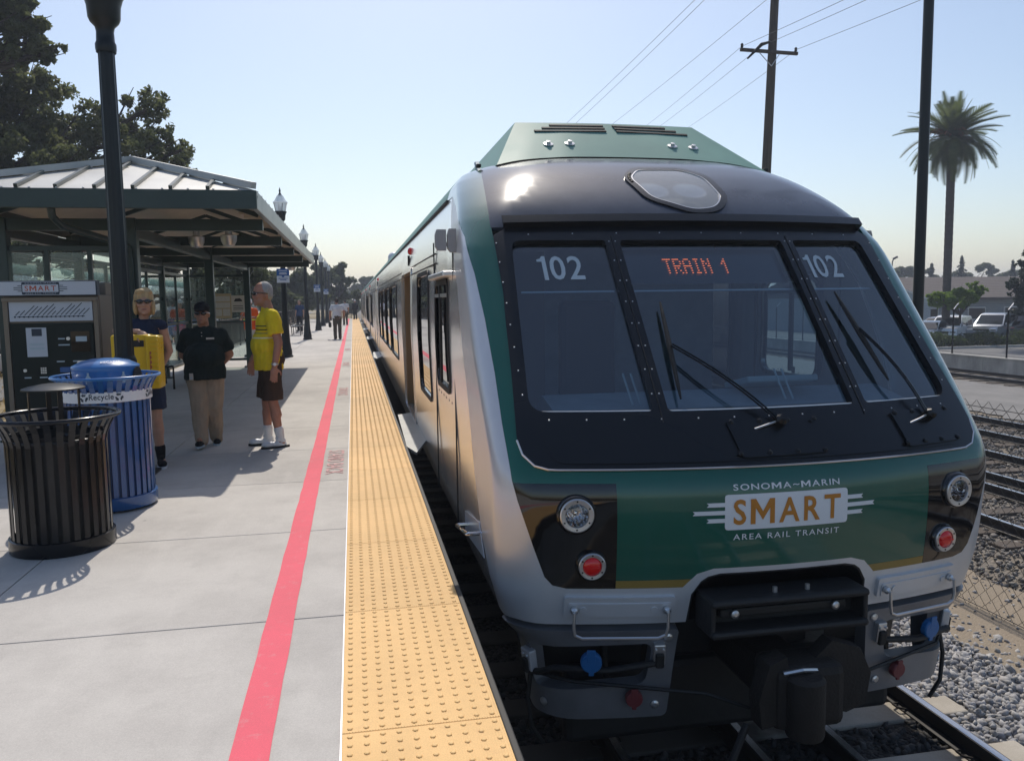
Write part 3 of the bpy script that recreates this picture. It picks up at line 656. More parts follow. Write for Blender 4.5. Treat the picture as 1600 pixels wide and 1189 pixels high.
# marker light window in the brow
sheet('marker_rim', grow(lightp, .02), NS, M['maskblack'], P_, holes=[grow(lightp, -.03)], step=.05, off=.014, skirt=.03)
sheet('marker_gasket', grow(lightp, -.025), NS, M['alu'], P_, holes=[grow(lightp, -.04)], step=.05, off=.012, skirt=.02)
M['markerglass'] = glass('marker_glass', (.85, .88, .9), 1.6, haze=.4, hazecol=(.6, .62, .63))
sheet('marker_lens', grow(lightp, -.02), NS, M['markerglass'], P_, step=.06, off=.005)
p, n = NS(0, 3.55); q = n.to_track_quat('Z', 'Y').to_matrix()
for du in (-.17, .13): MB().lathe([(.13, 0), (.11, -.04), (.05, -.07), (0, -.07)], 20, p+q @ Vector((du, 0, -.03)), q).build('marker_bowl', M['alu'], P_, True)
sheet('marker_back', grow(lightp, .0), NS, M['lining'], P_, step=.08, off=-.12)
for k in range(6):
    u, v = resample(grow(lightp, -.012), .28)[k % 8]; p, n = NS(u, v); MB().lathe([(.012, 0), (.012, .006), (0, .008)], 6, p+n*.014, n.to_track_quat('Z', 'Y').to_matrix()).build('marker_screw', M['rubber'], P_)
# coupler opening
opn = neg(OPEN)+OPEN[::-1]
sheet('coupler_recess', [(-.565,-.3)]+opn+[(.565,-.3)], lambda a, b: (NS(a, b)[0]+Vector((0, .55, 0)), NS(a, b)[1]), M['underblack'], P_, step=.15)
sheet('recess_walls', grow(opn, .0), NS, M['underblack'], P_, holes=[grow(opn, -.012)], step=.1, off=-.004, skirt=.5)
# lettering and logo on the front
def on_nose(name, V, F, mat, u0, v0, off, parent): 
    me = [(NS(u0+a, v0+b)) for a, b in V]; return MB().add([p+n*off for p, n in me], F).build(name, mat, parent)
logo = sheet('logo_plate', round_poly([(-.378,.75),(.378,.75),(.378,.952),(-.378,.952)], .02, 3), NS, M['white'], P_, step=.08, off=.003, skirt=.004)
for s in (-1, 1):
    for dv, L in ((.045, .105), (0, .185), (-.045, .105)):
        pts = [(s*.378,.851+dv-.0115),(s*(.378+L),.851+dv-.0115),(s*(.378+L-.012),.851+dv),(s*(.378+L),.851+dv+.0115),(s*.378,.851+dv+.0115)]
        sheet('logo_wing', pts, NS, M['white'], logo, step=.1, off=.003, skirt=.004)
V, F = text_fit('SMART', .66, .145, .018, 1.15); on_nose('smart_lettering', V, F, M['orange'], 0, .851, .0055, logo)
V, F = text_fit('SONOMA~MARIN', .655, .036, .012, 1.15); on_nose('top_lettering', V, F, M['white'], 0, .992, .003, logo)
V, F = text_fit('AREA RAIL TRANSIT', .655, .034, .006, 1.25); on_nose('bottom_lettering', V, F, M['white'], 0, .708, .003, logo)
for u in (-1.03, .89):
    V, F = text_fit('102', .30, .215, .012, 1.0); on_nose('number_decal', V, F, M['numgrey'], u, 2.64, -.0185, P_)
# LED destination sign behind the centre pane, dot by dot
G57 = {'T': '11111001000010000100001000010000100', 'R': '11110100011000111110101001001010001', 'A': '01110100011000111111100011000110001', 'I': '01110001000010000100001000010001110', 'N': '10001110011010110011100011000110001', '1': '00100011000010000100001000010000100' if False else '00100011001010000100001000010000100', ' ': '0'*35}
M['led'] = emit('led_orange', (.9, .16, .04), 2.2)
led = MB(); cell = .0165; txt = 'TRAIN 1'
for k, chx in enumerate(txt):
    for i, bit in enumerate(G57[chx]):
        if bit == '1':
            u = -.315+(k*6+i % 5)*cell*.7+.0; v = 2.735-(i//5)*cell*1.25
            p, n = NS(u, v); p = p-n*.05; a = NP(u+.01, v)-NP(u, v); a.normalize(); b = n.cross(a)
            for dx in (0, 1):
                c = p+a*(dx*.0058); led.add([c+a*-.0023+b*-.0035, c+a*.0023+b*-.0035, c+a*.0023+b*.0035, c+a*-.0023+b*.0035], [(0, 1, 2, 3)])
tag(led.build('led_dots', M['led'], P_), kind='stuff')
sheet('led_board', [(-.57,2.52),(.57,2.52),(.57,2.84),(-.57,2.84)], NS, M['panelblack'], P_, step=.15, off=-.06)
for a, b in ((-1.32, -.7), (-.59, .59), (.7, 1.3)):
    MB().tube([NS(a, 2.47)[0]-NS(a, 2.47)[1]*.07, NS(b, 2.47)[0]-NS(b, 2.47)[1]*.07], .008, 5).build('sunshade_rail', M['alu'], P_)
# wipers
for u0, v0, u1, v1, ut, vt, ub, vb, pu in ((.03,1.36,-.475,1.93,-.455,2.29,-.51,1.55,(-.289,.293)), (1.095,1.335,.868,2.02,.83,2.36,.93,1.62,(.82,1.31))):
    pl = sheet('wiper_plate', round_poly([(pu[0],1.39),(pu[0]+.46,1.40),(pu[1],1.16),(pu[0]+.04,1.15)], .02, 2), NS, M['maskblack'], P_, step=.1, off=.035, skirt=.02)
    for i in range(4):
        for v in (1.38, 1.175):
            mbb = MB(); bolt(mbb, pu[0]+.03+(pu[1]-pu[0]-.06)*i/3, v, .016, .035); mbb.build('plate_bolt', M['black'], pl)
    wp = MB()
    for dv in (-.006, .007):
        pts = []
        for t in np.linspace(0, 1, 9): p, n = NS(u0+(u1-u0)*t+dv, v0+(v1-v0)*t+dv); pts.append(p+n*(.05+.035*math.sin(math.pi*t)))
        wp.tube(pts, .006, 6)
    arm = wp.build('wiper_arm', M['black'], P_)
    pts = []
    for t in np.linspace(0, 1, 9): p, n = NS(ub+(ut-ub)*t, vb+(vt-vb)*t); pts.append(p+n*.028)
    MB().tube(pts, [.006, .012, .014, .016, .018, .016, .014, .012, .006], 6).build('wiper_blade', M['rubber'], arm)
    p, n = NS(u0, v0); q = n.to_track_quat('Z', 'Y').to_matrix()
    MB().lathe([(.035, 0), (.035, .05), (.02, .07), (0, .07)], 12, p+n*.03, q).build('wiper_pivot', M['black'], arm)
    MB().tube([p+n*.06+q @ Vector((-.02, 0, 0)), p+n*.06+q @ Vector((-.1, -.02, -.01)), p+n*.05+q @ Vector((-.16, -.03, -.02))], .006, 6).build('washer_hose', M['alu'], arm)
# step plates with grab handles above the pilot
for s in (-1, 1):
    sp = sheet('step_plate', round_poly([(s*.64,.245),(s*1.27,.245),(s*1.27,.37),(s*.64,.37)], .015, 3), NS, M['silver'], P_, step=.08, off=.02, skirt=.04)
    sheet('step_plate_lid', round_poly([(s*.665,.25),(s*1.245,.25),(s*1.245,.335),(s*.665,.335)], .01, 2), NS, M['silver'], sp, step=.08, off=.026, skirt=.01)
    for uu in (.76, 1.16): 
        p, n = NS(s*uu, .295); MB().lathe([(.02, 0), (.02, .006), (0, .006)], 12, p+n*.026, n.to_track_quat('Z', 'Y').to_matrix()).build('lid_latch', M['silver'], sp)
    hp = []
    for u, v, o in ((.69,.30,.03),(.69,.30,.07),(.69,.22,.09),(.70,.175,.095),(.74,.155,.095),(1.16,.155,.095),(1.2,.175,.095),(1.21,.22,.09),(1.21,.30,.07),(1.21,.30,.03)):
        p, n = NS(s*u, v); hp.append(p+n*o)
    MB().tube(hp, .0095, 7).build('grab_handle', M['alu'], P_, True)
    for u in (.69, 1.21):
        p, n = NS(s*u, .30); MB().lathe([(.022, 0), (.022, .02), (.012, .03), (0, .03)], 10, p+n*.03, n.to_track_quat('Z', 'Y').to_matrix()).build('handle_boss', M['alu'], P_)
    # pilot frame with its opening, hoses and hose caps
    pout = round_poly([(s*1.78,.118),(s*1.57,.142),(s*.60,.15),(s*.65,-.41),(s*1.5,-.44),(s*1.62,-.33)], [.02,.1,.03,.04,.12,.1])
    phole = round_poly([(s*1.50,.03),(s*.745,.06),(s*.78,-.195),(s*1.46,-.26)], .06)
    pf = sheet('pilot_frame', pout, NS, M['pilotshade'], P_, holes=[phole], step=.07, off=.01, skirt=.09)
    for u, v in ((.66, .10), (.72, -.33), (1.38, -.35)):
        p, n = NS(s*u, v); MB().lathe([(.026, 0), (.026, .006), (.014, .012), (0, .012)], 10, p+n*.012, n.to_track_quat('Z', 'Y').to_matrix()).build('frame_bolt', M['alu'], pf)
    for (u, v, r, mt, nm) in ((1.10, -.035, .062, 'blueplastic', 'blue_hose_cap'), (.85, -.265, .05, 'redcap', 'red_hose_cap')):
        p, n = NS(s*u, v); q = n.to_track_quat('Z', 'Y').to_matrix()
        cp = MB().lathe([(r, -.03), (r, .0), (r*.9, .008), (0, .008)], 20, p+n*.065, q).build(nm, M[mt], P_)
        MB().box(p+q @ Vector((0, r*.75, .069)), (r*.8, r*1.2, .012), q, .003).build('cap_hinge', M[mt], cp)
        MB().box(p+q @ Vector((0, -r*1.05, .065)), (r*.5, r*.4, .012), q, .003).build('cap_tab', M[mt], cp)
    mid = []
    for u, v, o in ((1.52, -.19, .02), (1.40, -.15, .03), (1.30, -.09, .04), (1.0, -.09, .05), (.78, -.06, .04), (.7, -.05, .03)):
        p, n = NS(s*u, v); mid.append(p+n*o)
    MB().tube(mid, .02, 8).build('uncoupling_rod', M['underblack'], P_, True)
    hs = []
    for u, v, o in ((1.5, -.18, .03), (1.2, -.17, .03), (.8, -.2, .05), (.45, -.22, .1), (.2, -.3, .15)):
        p, n = NS(s*u, v); hs.append(p+n*o)
    MB().tube(hs, .011, 6).build('thin_rod', M['underblack'], P_, True)
    for u, v, w in ((1.49, -.10, .1), (.71, .0, .07)):
        p, n = NS(s*u, v); q = n.to_track_quat('Z', 'Y').to_matrix()
        bk = MB().box(p+n*.02, (w, .13, .05), q, .008).build('rod_bracket', M['alu'] if u < 1 else M['silver'], P_)
        MB().box(p+n*.05+q @ Vector((0, -.03, 0)), (.05, .09, .03), q, .01).build('bracket_clamp', M['rubber'], bk)
        for dx in (-.022, .022): MB().lathe([(.009, 0), (.009, .01), (0, .012)], 6, p+n*.045+q @ Vector((dx, .035, 0)), q).build('bracket_bolt', M['alu'], bk)
    p0 = NS(s*1.5, -.15)[0]
    MB().tube([p0, p0+Vector((s*.03, -.02, -.2)), p0+Vector((s*.01, -.03, -.38)), p0+Vector((-s*.06, -.02, -.5))], .014, 7).build('air_hose', M['rubber'], P_, True)
    hz = [NS(s*.95, .0)[0]+Vector((0, .25, 0)), NS(s*.95, -.1)[0]+Vector((0, .2, -.2)), NS(s*.9, -.35)[0]+Vector((0, .1, 0)), NS(s*.86, -.3)[0]]
    MB().tube(hz, .02, 8).build('brake_hose', M['rubber'], P_, True)
    sheet('pilot_back', [(s*1.5,.1),(s*.62,.1),(s*.66,-.4),(s*1.5,-.4)], lambda a, b: (NS(a, b)[0]+Vector((0, .45, 0)), NS(a, b)[1]), M['underblack'], P_, step=.2)
# buffer beam and coupler
bb = MB()
bb.box((XC-.03, 4.12, -.06), (.96, .24, .045), b=.02); bb.box((XC-.03, 4.12, -.235), (.96, .24, .045), b=.02); bb.box((XC-.03, 4.17, -.147), (.92, .06, .14), b=.01)
for s in (-1, 1): bb.box((XC-.03+s*.465, 4.13, -.147), (.03, .22, .19), b=.01)
bb.box((XC-.03, 4.12, -.147), (.78, .05, .05), b=.01)
beam = bb.build('buffer_beam', M['underblack'], P_)
for s in (-1, 1):
    MB().lathe([(.024, 0), (.024, .014), (.012, .02), (0, .02)], 12, (XC-.03+s*.31, 4.088, -.147), Matrix.Rotation(R(90), 3, 'X')).build('beam_bolt', M['alu'], beam)
    MB().lathe([(.014, 0), (.014, .03), (0, .032)], 8, (XC+s*.1, 4.08, -.037)).build('beam_stud', M['alu'], beam)
k = MB()
k.box((XC, 4.5, -.58), (.3, .9, .26), b=.04); k.box((XC+.02, 4.02, -.58), (.42, .3, .36), b=.05)
cpl = k.build('coupler', M['rust'], P_)
MB().lathe([(.1, -.17), (.105, -.15), (.105, .15), (.085, .17), (0, .17)], 20, (XC-.03, 3.86, -.6)).build('knuckle', M['rust'], cpl, True)
MB().prism([(-.28, -.1), (-.22, .1), (-.12, .14), (-.1, -.02), (-.16, -.24), (-.26, -.26)], lambda a, b, h: (XC+a, 3.9+h, -.48+b), .12).build('coupler_guard', M['rust'], cpl)
MB().prism([(.1, .1), (.2, .19), (.38, .13), (.45, -.02), (.42, -.2), (.3, -.24), (.1, -.18)], lambda a, b, h: (XC+a, 3.98+h, -.5+b), .1).build('coupler_wing', M['rust'], cpl)
MB().tube([(XC-.15, 3.88, -.42), (XC-.05, 3.86, -.4), (XC+.08, 3.9, -.43)], .012, 6).build('lift_pin', M['alu'], cpl)
MB().tube([(XC-.3, 4.0, -.75), (XC-.42, 3.95, -.95), (XC-.35, 3.92, -1.1), (XC-.15, 3.9, -1.12), (XC+.0, 3.95, -1.05)], .022, 8).build('trainline_hose', M['rubber'], P_, True)
MB().tube([(XC-.2, 3.9, -1.12), (XC-.08, 3.88, -1.13)], .03, 8).build('hose_coupling', M['alu'], P_)
MB().box((XC, 5.0, -.95), (2.3, .5, .5), b=.05).build('snow_plough', M['underblack'], P_)
# cab interior
ci = MB(); ci.box((XC, 6.7, .1), (2.9, 3.6, .05)); ci.box((XC, 8.3, 1.3), (2.9, .06, 2.4)); ci.box((XC, 7.35, 2.4), (2.6, 1.9, .05))
ci.build('cab_lining', M['interior'], P_)
MB().prism([(4.75, .2), (4.75, .93), (5.1, 1.0), (5.3, .9), (5.3, .2)], lambda a, b, h: (XC-1.2+h, a, b), 2.4).build('driver_desk', M['interior'], P_)
MB().box((XC+.35, 5.0, 1.05), (.5, .35, .04), Matrix.Rotation(R(-12), 3, 'X'), .01).build('desk_papers', M['numgrey'], P_)
st = MB().box((XC-.5, 6.2, .75), (.5, .5, .12), b=.04).build('driver_seat', M['rubber'], P_); MB().box((XC-.5, 6.46, 1.2), (.48, .12, .8), b=.05).build('seat_back', M['rubber'], st)
MB().box((XC-.75, 8.24, 1.15), (.62, .04, 1.9)).build('cab_door', M['lining'], P_)
for x in (-.75, .25, .72):
    for dx in (0, .05): MB().tube([(XC+x+dx, 4.62, .98), (XC+x+dx-.03, 4.72, 1.16)], .007, 5).build('blind_cord', M['numgrey'], P_)
# ---------------------------------------------------------------- side walls
def Wside(z): return float(np.interp(z, *WZ.T))
YEND = 29.7
WIN = [(13.95+.35, 16.7), (17.05, 19.1), (19.45, 21.85), (22.2, 24.3)]
def side_fn(s):
    def f(y, z):
        e = .02; n = Vector((s, 0, s*0)); dW = (Wside(z+e)-Wside(z-e))/(2*e); return Vector((XC+s*Wside(z), y, z)), Vector((s, 0, -dW)).normalized()
    return f
def ring(y0, y1, z0, z1, r): cy, cz = (y0+y1)/2, (z0+z1)/2; return [(cy+a, cz+b) for a, b in rrect(y1-y0, z1-z0, r)]
def side_window(s, y0, y1, z0, z1, parent, r=.1, mat='sideglass'):
    f = side_fn(s); wf = sheet('window_frame', ring(y0-.045, y1+.045, z0-.045, z1+.045, r+.03), f, M['rubber'], parent, holes=[ring(y0, y1, z0, z1, r)], step=.3, off=.012, skirt=.05)
    sheet('window_pane', ring(y0-.01, y1+.01, z0-.01, z1+.01, r), f, M[mat], wf, step=.4, off=-.012); return wf
def door_set(s, y0, y1, parent, is_open):
    f = side_fn(s)
    fr = sheet('door_frame', ring(y0-.06, y1+.06, -.02, 2.06, .1), f, M['steel'], parent, holes=[ring(y0, y1, .02, 2.0, .06)], step=.4, off=.01, skirt=.03)
    if is_open:
        MB().box((XC+s*1.3, (y0+y1)/2, 1.02), (.05, .1, 2.0)).build('door_pole', M['tan'], fr)
        for y in (y0+.02, y1-.02): MB().box((XC+s*1.52, y, 1.0), (.14, .03, 1.96)).build('door_jamb', M['tan'], fr)
        MB().box((XC+s*1.52, (y0+y1)/2, 2.0), (.14, y1-y0, .03)).build('door_header', M['tan'], fr)
        MB().box((XC+s*1.45, (y0+y1)/2, .0), (.3, y1-y0, .03)).build('door_sill', M['alu'], fr)
    else:
        for a, b in ((y0, (y0+y1)/2-.01), ((y0+y1)/2+.01, y1)):
            lf = MB().box((XC+s*1.585, (a+b)/2, 1.01), (.04, b-a, 1.97)).build('door_leaf', M['steel'], fr); MB().box((XC+s*1.607, (a+b)/2, 1.3), (.01, b-a-.25, 1.0)).build('door_window', M['sideglass'], lf)
    pl = MB(); pl.prism([(y0-1.3, -.02), (y1-.9, -.02), (y1-1.1, .2), (y0-1.7, .24), (y0-2.1, .16)], lambda a, b, h: (XC+s*(1.6+b), a, -.03+h), .03); pl.build('gap_filler_plate', M['plate'], parent)
    lt = MB().lathe([(.05, 0), (.05, .03), (.03, .05), (0, .055)], 12, (XC+s*1.56, (y0+y1)/2-.3, 2.3), Matrix.Rotation(R(s*90), 3, 'Y')).build('door_light', M['redlens'], parent)
    MB().box((XC+s*1.6, (y0+y1)/2-.3, 2.17), (.03, .05, .14)).build('light_bracket', M['rubber'], lt)
DOORS = [(10.75, 12.75), (25.5, 27.5)]
def car_side(s, parent, y0edge, win, doors, y_end, cab):
    out = [(y0edge(z), z) for z in np.linspace(-.29, 2.475, 12)]
    out = [(y_end, -.29)]+out+[(y_end, 2.475)] if True else out
    holes = [ring(a-.005, b+.005, .015, 2.005, .06) for a, b in doors]+[ring(a, b, .63, 1.88, .1) for a, b in win]
    if cab: holes += [ring(6.5, 7.45, .9, 1.75, .1), ring(8.2, 9.55, .63, 1.88, .1)]
    sheet('side_wall', out, side_fn(s), M['steel'], parent, holes=holes, step=.55, off=0, skirt=.04)
    for a, b in win: side_window(s, a, b, .63, 1.88, parent)
    for i, (a, b) in enumerate(doors): door_set(s, a, b, parent, s < 0 and i == 0)
    # belt and cantrail joints
    for z, t in ((1.955, .004), (2.05, .004)):
        e = seam_y(z)+1.3 if cab else win[0][0]-4
        MB().box((XC+s*(Wside(z)+.002), (e+y_end)/2, z), (.01, y_end-e, .007)).build('panel_joint', M['rubber'], parent)
    MB().box((XC+s*(Wside(2.475)+.004), (7.2+y_end)/2 if cab else (win[0][0]-9.5+y_end)/2, 2.478), (.03, y_end-7.2 if cab else y_end-win[0][0]+9.5, .02)).build('cantrail_gutter', M['rubber'], parent)
for s in (-1, 1):
    car_side(s, P_, lambda z: seam_y(z)+.006, WIN, DOORS, YEND, True)
    side_window(s, 8.2, 9.55, .63, 1.88, P_)
    dw = side_window(s, 6.5, 7.45, .9, 1.75, P_, mat='windscreen' if s > 0 else 'sideglass')
    MB().box((XC+s*1.645, 7.0, 1.33), (.02, .06, .83)).build('sliding_sash', M['rubber'], dw)
    MB().box((XC+s*1.64, 6.97, 1.66), (.02, .93, .03)).build('sash_rail', M['alu'], dw)
    for y in (6.2, 7.66): MB().box((XC+s*1.625, y, 1.0), (.012, .008, 2.3)).build('cab_door_joint', M['rubber'], P_)
    scr = MB()
    for i in range(6): scr.lathe([(.011, 0), (.011, .004), (0, .005)], 6, (XC+s*1.622, 6.45+i*.2, .8), Matrix.Rotation(R(s*90), 3, 'Y'))
    tag(scr.build('panel_screws', M['rubber'], P_), kind='stuff')
    gh = [(XC+s*1.6, 4.98, .22), (XC+s*1.69, 4.98, .22), (XC+s*1.7, 5.0, .2), (XC+s*1.7, 5.42, .02), (XC+s*1.69, 5.44, 0), (XC+s*1.6, 5.44, 0)]
    gh = [(XC+s*1.58, 5.15, .1), (XC+s*1.68, 5.15, .1), (XC+s*1.695, 5.17, .095), (XC+s*1.695, 5.72, .0), (XC+s*1.68, 5.74, 0), (XC+s*1.58, 5.74, 0)]
    MB().tube(gh, .014, 8).build('side_handle', M['chrome'], P_, True)
    MB().prism([(5.0, -.02), (5.9, -.1), (5.9, .06), (5.2, .16)], lambda a, b, h: (XC+s*(1.605+h), a, b), .006).build('handle_backplate', M['silver'], P_)
    # folded mirror and the bar under it
    for xa, xb in ((1.62, 1.685), (1.695, 1.775)):
        zc = .012 if xa > 1.65 else 0
        mr = MB().prism([(xa, 1.97+zc), (xa, 2.14-zc*.5), (xb-.012, 2.14-zc*.5), (xb, 2.1), (xb, 2.0+zc), (xb-.02, 1.97+zc)], lambda a, b, h: (XC+s*a, 6.0+h, b), .06).build('mirror_housing', M['mirrorgrey'], P_)
    MB().tube([(XC+s*1.61, 6.2, 2.02), (XC+s*1.68, 6.06, 2.03)], .018, 8).build('mirror_arm', M['mirrorgrey'], mr)
    MB().box((XC+s*1.66, 6.8, 1.82), (.1, 1.2, .045), b=.012).build('rain_bar', M['alu'], P_)
# roof, roof hood and roof fittings
def roof_shell(y0, y1, parent):
    zs = [2.47, 2.52, 2.6, 2.66, 2.7, 2.74, 2.78, 2.81, 2.84, 2.86, 2.88, 2.89]; sec = [(Wside(z)*-1, z) for z in zs]+[(0, 2.9)]+[(Wside(z), z) for z in reversed(zs)]
    ny = 12; V = []; F = []
    for j in range(ny+1):
        for x, z in sec: V.append((XC+x, y0+(y1-y0)*j/ny, z))
    n = len(sec)
    for j in range(ny):
        for i in range(n-1): F.append((j*n+i, j*n+i+1, (j+1)*n+i+1, (j+1)*n+i))
    F.append(tuple(range(n))); F.append(tuple(ny*n+i for i in range(n)))
    MB().add(V, F).build('roof', M['roofgreen'], parent, True)
roof_shell(7.385, YEND, P_)
HB = [(-1.31, 6.62, 2.715), (1.31, 6.62, 2.715), (1.36, 12.5, 2.7), (-1.36, 12.5, 2.7)]; HT = [(-.87, 7.5, 3.23), (.85, 7.5, 3.23), (.85, 12.0, 3.23), (-.87, 12.0, 3.23)]
hv = [(XC+a, b, c) for a, b, c in HB+HT]
# front lip of the hood follows the curve of the brow
fr = []; N = 28
for i in range(N+1):
    t = i/N; x = -1.26+2.6*t; u_ = x*1.0; p_, n_n = NS(u_, 4.74-.46*(abs(u_)/1.2)**2); fr.append(tuple(p_+n_n*.012))
ft = [(XC-.87+1.72*i/N, 7.5, 3.23+.012*math.sin(math.pi*i/N)) for i in range(N+1)]
NT = 6; hm = MB(); rows = [[tuple(Vector(a).lerp(Vector(b), j/NT)) for a, b in zip(fr, ft)] for j in range(NT+1)]
hm.add([p for r_ in rows for p in r_], [(j*(N+1)+i, j*(N+1)+i+1, (j+1)*(N+1)+i+1, (j+1)*(N+1)+i) for j in range(NT) for i in range(N)])
hs_ = MB(); hs_.add([fr[0], ft[0], hv[7], hv[3]], [(0, 1, 2, 3)]); hs_.add([fr[-1], ft[-1], hv[6], hv[2]], [(0, 1, 2, 3)]); hs_.add(ft+[hv[6], hv[7]], [tuple(range(N+3))]); hs_.add([hv[2], hv[3], hv[7], hv[6]], [(0, 1, 2, 3)])
hood = hm.build('roof_hood', M['roofgreen'], P_, True); hs_.build('hood_cover', M['roofgreen'], P_)
def hood_pt(a, t): # a across -1..1, t up the slope 0..1
    f0 = Vector(fr[0]).lerp(Vector(fr[-1]), (a+1)/2); i = (a+1)/2*N; i0 = min(int(i), N-1); lo = Vector(fr[i0]).lerp(Vector(fr[i0+1]), i-i0); hi = Vector(ft[i0]).lerp(Vector(ft[i0+1]), i-i0); return lo.lerp(hi, t)
hn = Vector((0, -.5, .85)).normalized()
for s in (-1, 1):
    for k, t in enumerate((.90, .82, .74)):
        a0, a1 = s*.05, s*(.62+.07*k)
        p, q = hood_pt(a0, t), hood_pt(a1, t); up = (hood_pt(a0, t+.02)-hood_pt(a0, t)).normalized()
        MB().add([p+hn*.012-up*.012, q+hn*.012-up*.012, q+hn*.012+up*.012, p+hn*.012+up*.012, p-hn*.02-up*.012, q-hn*.02-up*.012, q-hn*.02+up*.012, p-hn*.02+up*.012], [(0, 1, 2, 3), (0, 1, 5, 4), (2, 3, 7, 6)]).build('hood_louvre', M['rubber'], hood)
    for a in (.42, .6):
        p = hood_pt(s*a, .36); q = hn.to_track_quat('Z', 'Y').to_matrix(); bm_ = MB().lathe([(.045, 0), (.045, .008), (.02, .012), (.02, .03), (0, .032)], 12, p, q).build('hood_bolt', M['alu'], hood)
for x, y in ((-1.3, 6.95), (1.3, 6.9), (1.36, 7.15)): MB().box((XC+x, y, 2.745), (.04, .06, .03), b=.008).build('roof_bracket', M['rubber'], P_)
an = MB().prism([(7.0, 2.72), (7.1, 2.72), (7.2, 2.81), (7.12, 2.81)], lambda a, b, h: (XC-1.3+h, a, b), .03).build('antenna_fin', M['numgrey'], P_)
dm = MB().lathe([(.2, 0), (.2, .12), (.16, .2), (.08, .25), (0, .26)], 16, (1.32, 25.9, 2.88)).build('roof_dome', M['white'], P_, True); MB().lathe([(.21, -.12), (.21, .0)], 16, (1.32, 25.9, 2.88)).build('dome_base', M['rubber'], dm)
# interior lining and underframe
def inner(y0, y1, parent):
    m = MB(); m.box((XC, (y0+y1)/2, .0), (3.0, y1-y0, .04)); m.box((XC, (y0+y1)/2, 2.3), (2.9, y1-y0, .04)); m.box((XC, y0, 1.15), (2.9, .04, 2.3)); m.box((XC, y1, 1.15), (2.9, .04, 2.3)); m.build('interior_shell', M['lining'], parent)
    for y in np.arange(y0+4.2, y1-1, 1.1):
        for x in (-.95, .95): MB().box((XC+x, y, .75), (.9, .14, .9), b=.05).build('seat_row', M['bluepaint'], parent)
    u = MB(); u.box((XC, (y0+y1)/2, -.42), (2.7, y1-y0+.6, .25)); u.build('underframe', M['underblack'], parent)
    for y in (y0+1.5, y1-3.0):
        bg_ = MB()
        for yy in (y, y+2.2):
            for x in (-.75, .75): bg_.lathe([(0, -.06), (.43, -.06), (.43, .06), (0, .06)], 20, (XC+x, yy, -.95), Matrix.Rotation(R(90), 3, 'Y'))
        bg_.box((XC-.95, y+1.1, -.85), (.14, 3.0, .2), b=.03); bg_.box((XC+.95, y+1.1, -.85), (.14, 3.0, .2), b=.03)
        bg_.build('bogie', M['underblack'], parent)
    for k, y in enumerate(np.arange(y0+5.2, y1-4, 1.9)):
        MB().box((XC-.9+random.uniform(0, .2), y, -.75), (.7, 1.4, .5), b=.05).build('equipment_box', M['underblack'], parent)
    MB().tube([(XC-1.33, y0-.9, -.5), (XC-1.35, y0+.2, -.55)], .045, 8).build('air_pipe', M['underblack'], parent)
inner(8.4, YEND-.1, P_)
# cars behind
def coach(y0, label):
    c = thing('train_car', label, 'train car', (XC, y0, -1.38), 0, 'train cars')
    y1 = y0+25.5; wn = [(y0+2.2+i*2.75, y0+4.4+i*2.75) for i in range(2)]+[(y0+9.9+i*2.5, y0+12+i*2.5) for i in range(3)]
    drs = [(y0+7.2, y0+9.1), (y0+19.0, y0+20.9)]; wn.append((y0+22, y0+24))
    for s in (-1, 1):
        car_side(s, c, lambda z: y0, wn, drs, y1, False)
    roof_shell(y0, y1, c); inner(y0+.05, y1-.1, c)
    MB().box((XC, y0+.0, 1.1), (3.1, .03, 2.7)).build('end_wall', M['rubber'], c)
    MB().box((XC, y0-.3, 1.0), (1.4, .6, 2.3)).build('gangway', M['rubber'], c)
coach(30.4, 'silver second car of the train, coupled behind the leading car')
coach(56.6, 'silver last car of the train, at the far end of the platform')
# ---------------------------------------------------------------- lamp posts
def lamp_post(label):
    t = thing('lamp_post', label, 'lamp post', (0, 0, 0), 0, 'lamp posts along the platform')
    MB().lathe([(.2, 0), (.2, .05), (.175, .07), (.17, .22), (.155, .26), (.13, .45), (.115, .7), (.11, .95), (.118, .98), (.118, 1.0), (.095, 1.06), (.1, 1.1), (.1, 1.13), (.084, 1.17)], 24, flute=.03).build('base', M['darkpost'], t, True)
    MB().lathe([(.082, 1.15), (.068, 3.78)], 24, flute=.06).build('shaft', M['darkpost'], t)
    MB().lathe([(.079, 3.76), (.084, 3.79), (.084, 3.83), (.074, 3.85), (.07, 3.93), (.078, 3.97), (.115, 4.01), (.128, 4.04), (.135, 4.14), (.155, 4.21), (.172, 4.235), (.172, 4.265), (.15, 4.27)], 24, flute=.0).build('capital', M['darkpost'], t, True)
    MB().lathe([(.14, 4.27), (.165, 4.38), (.19, 4.5)], 20).build('lantern_glass', M['lampglass'], t, True)
    for k in range(4): MB().tube([(.145*math.cos(k*1.57+.4), .145*math.sin(k*1.57+.4), 4.27), (.192*math.cos(k*1.57+.4), .192*math.sin(k*1.57+.4), 4.5)], .009, 5).build('lantern_rib', M['darkpost'], t)
    MB().lathe([(.2, 4.49), (.21, 4.51), (.21, 4.53), (.17, 4.57), (.12, 4.65), (.1, 4.7), (.06, 4.74)], 20).build('lantern_roof', M['lampglass'], t, True)
    MB().lathe([(.05, 4.72), (.055, 4.75), (.03, 4.78), (.02, 4.82), (.032, 4.85), (.018, 4.9), (.0, 4.97)], 10).build('finial', M['darkpost'], t, True)
    MB().lathe([(.05, 4.27), (.05, 4.42), (0, 4.44)], 10).build('lamp_bulb', M['white'], t, True)
    return t
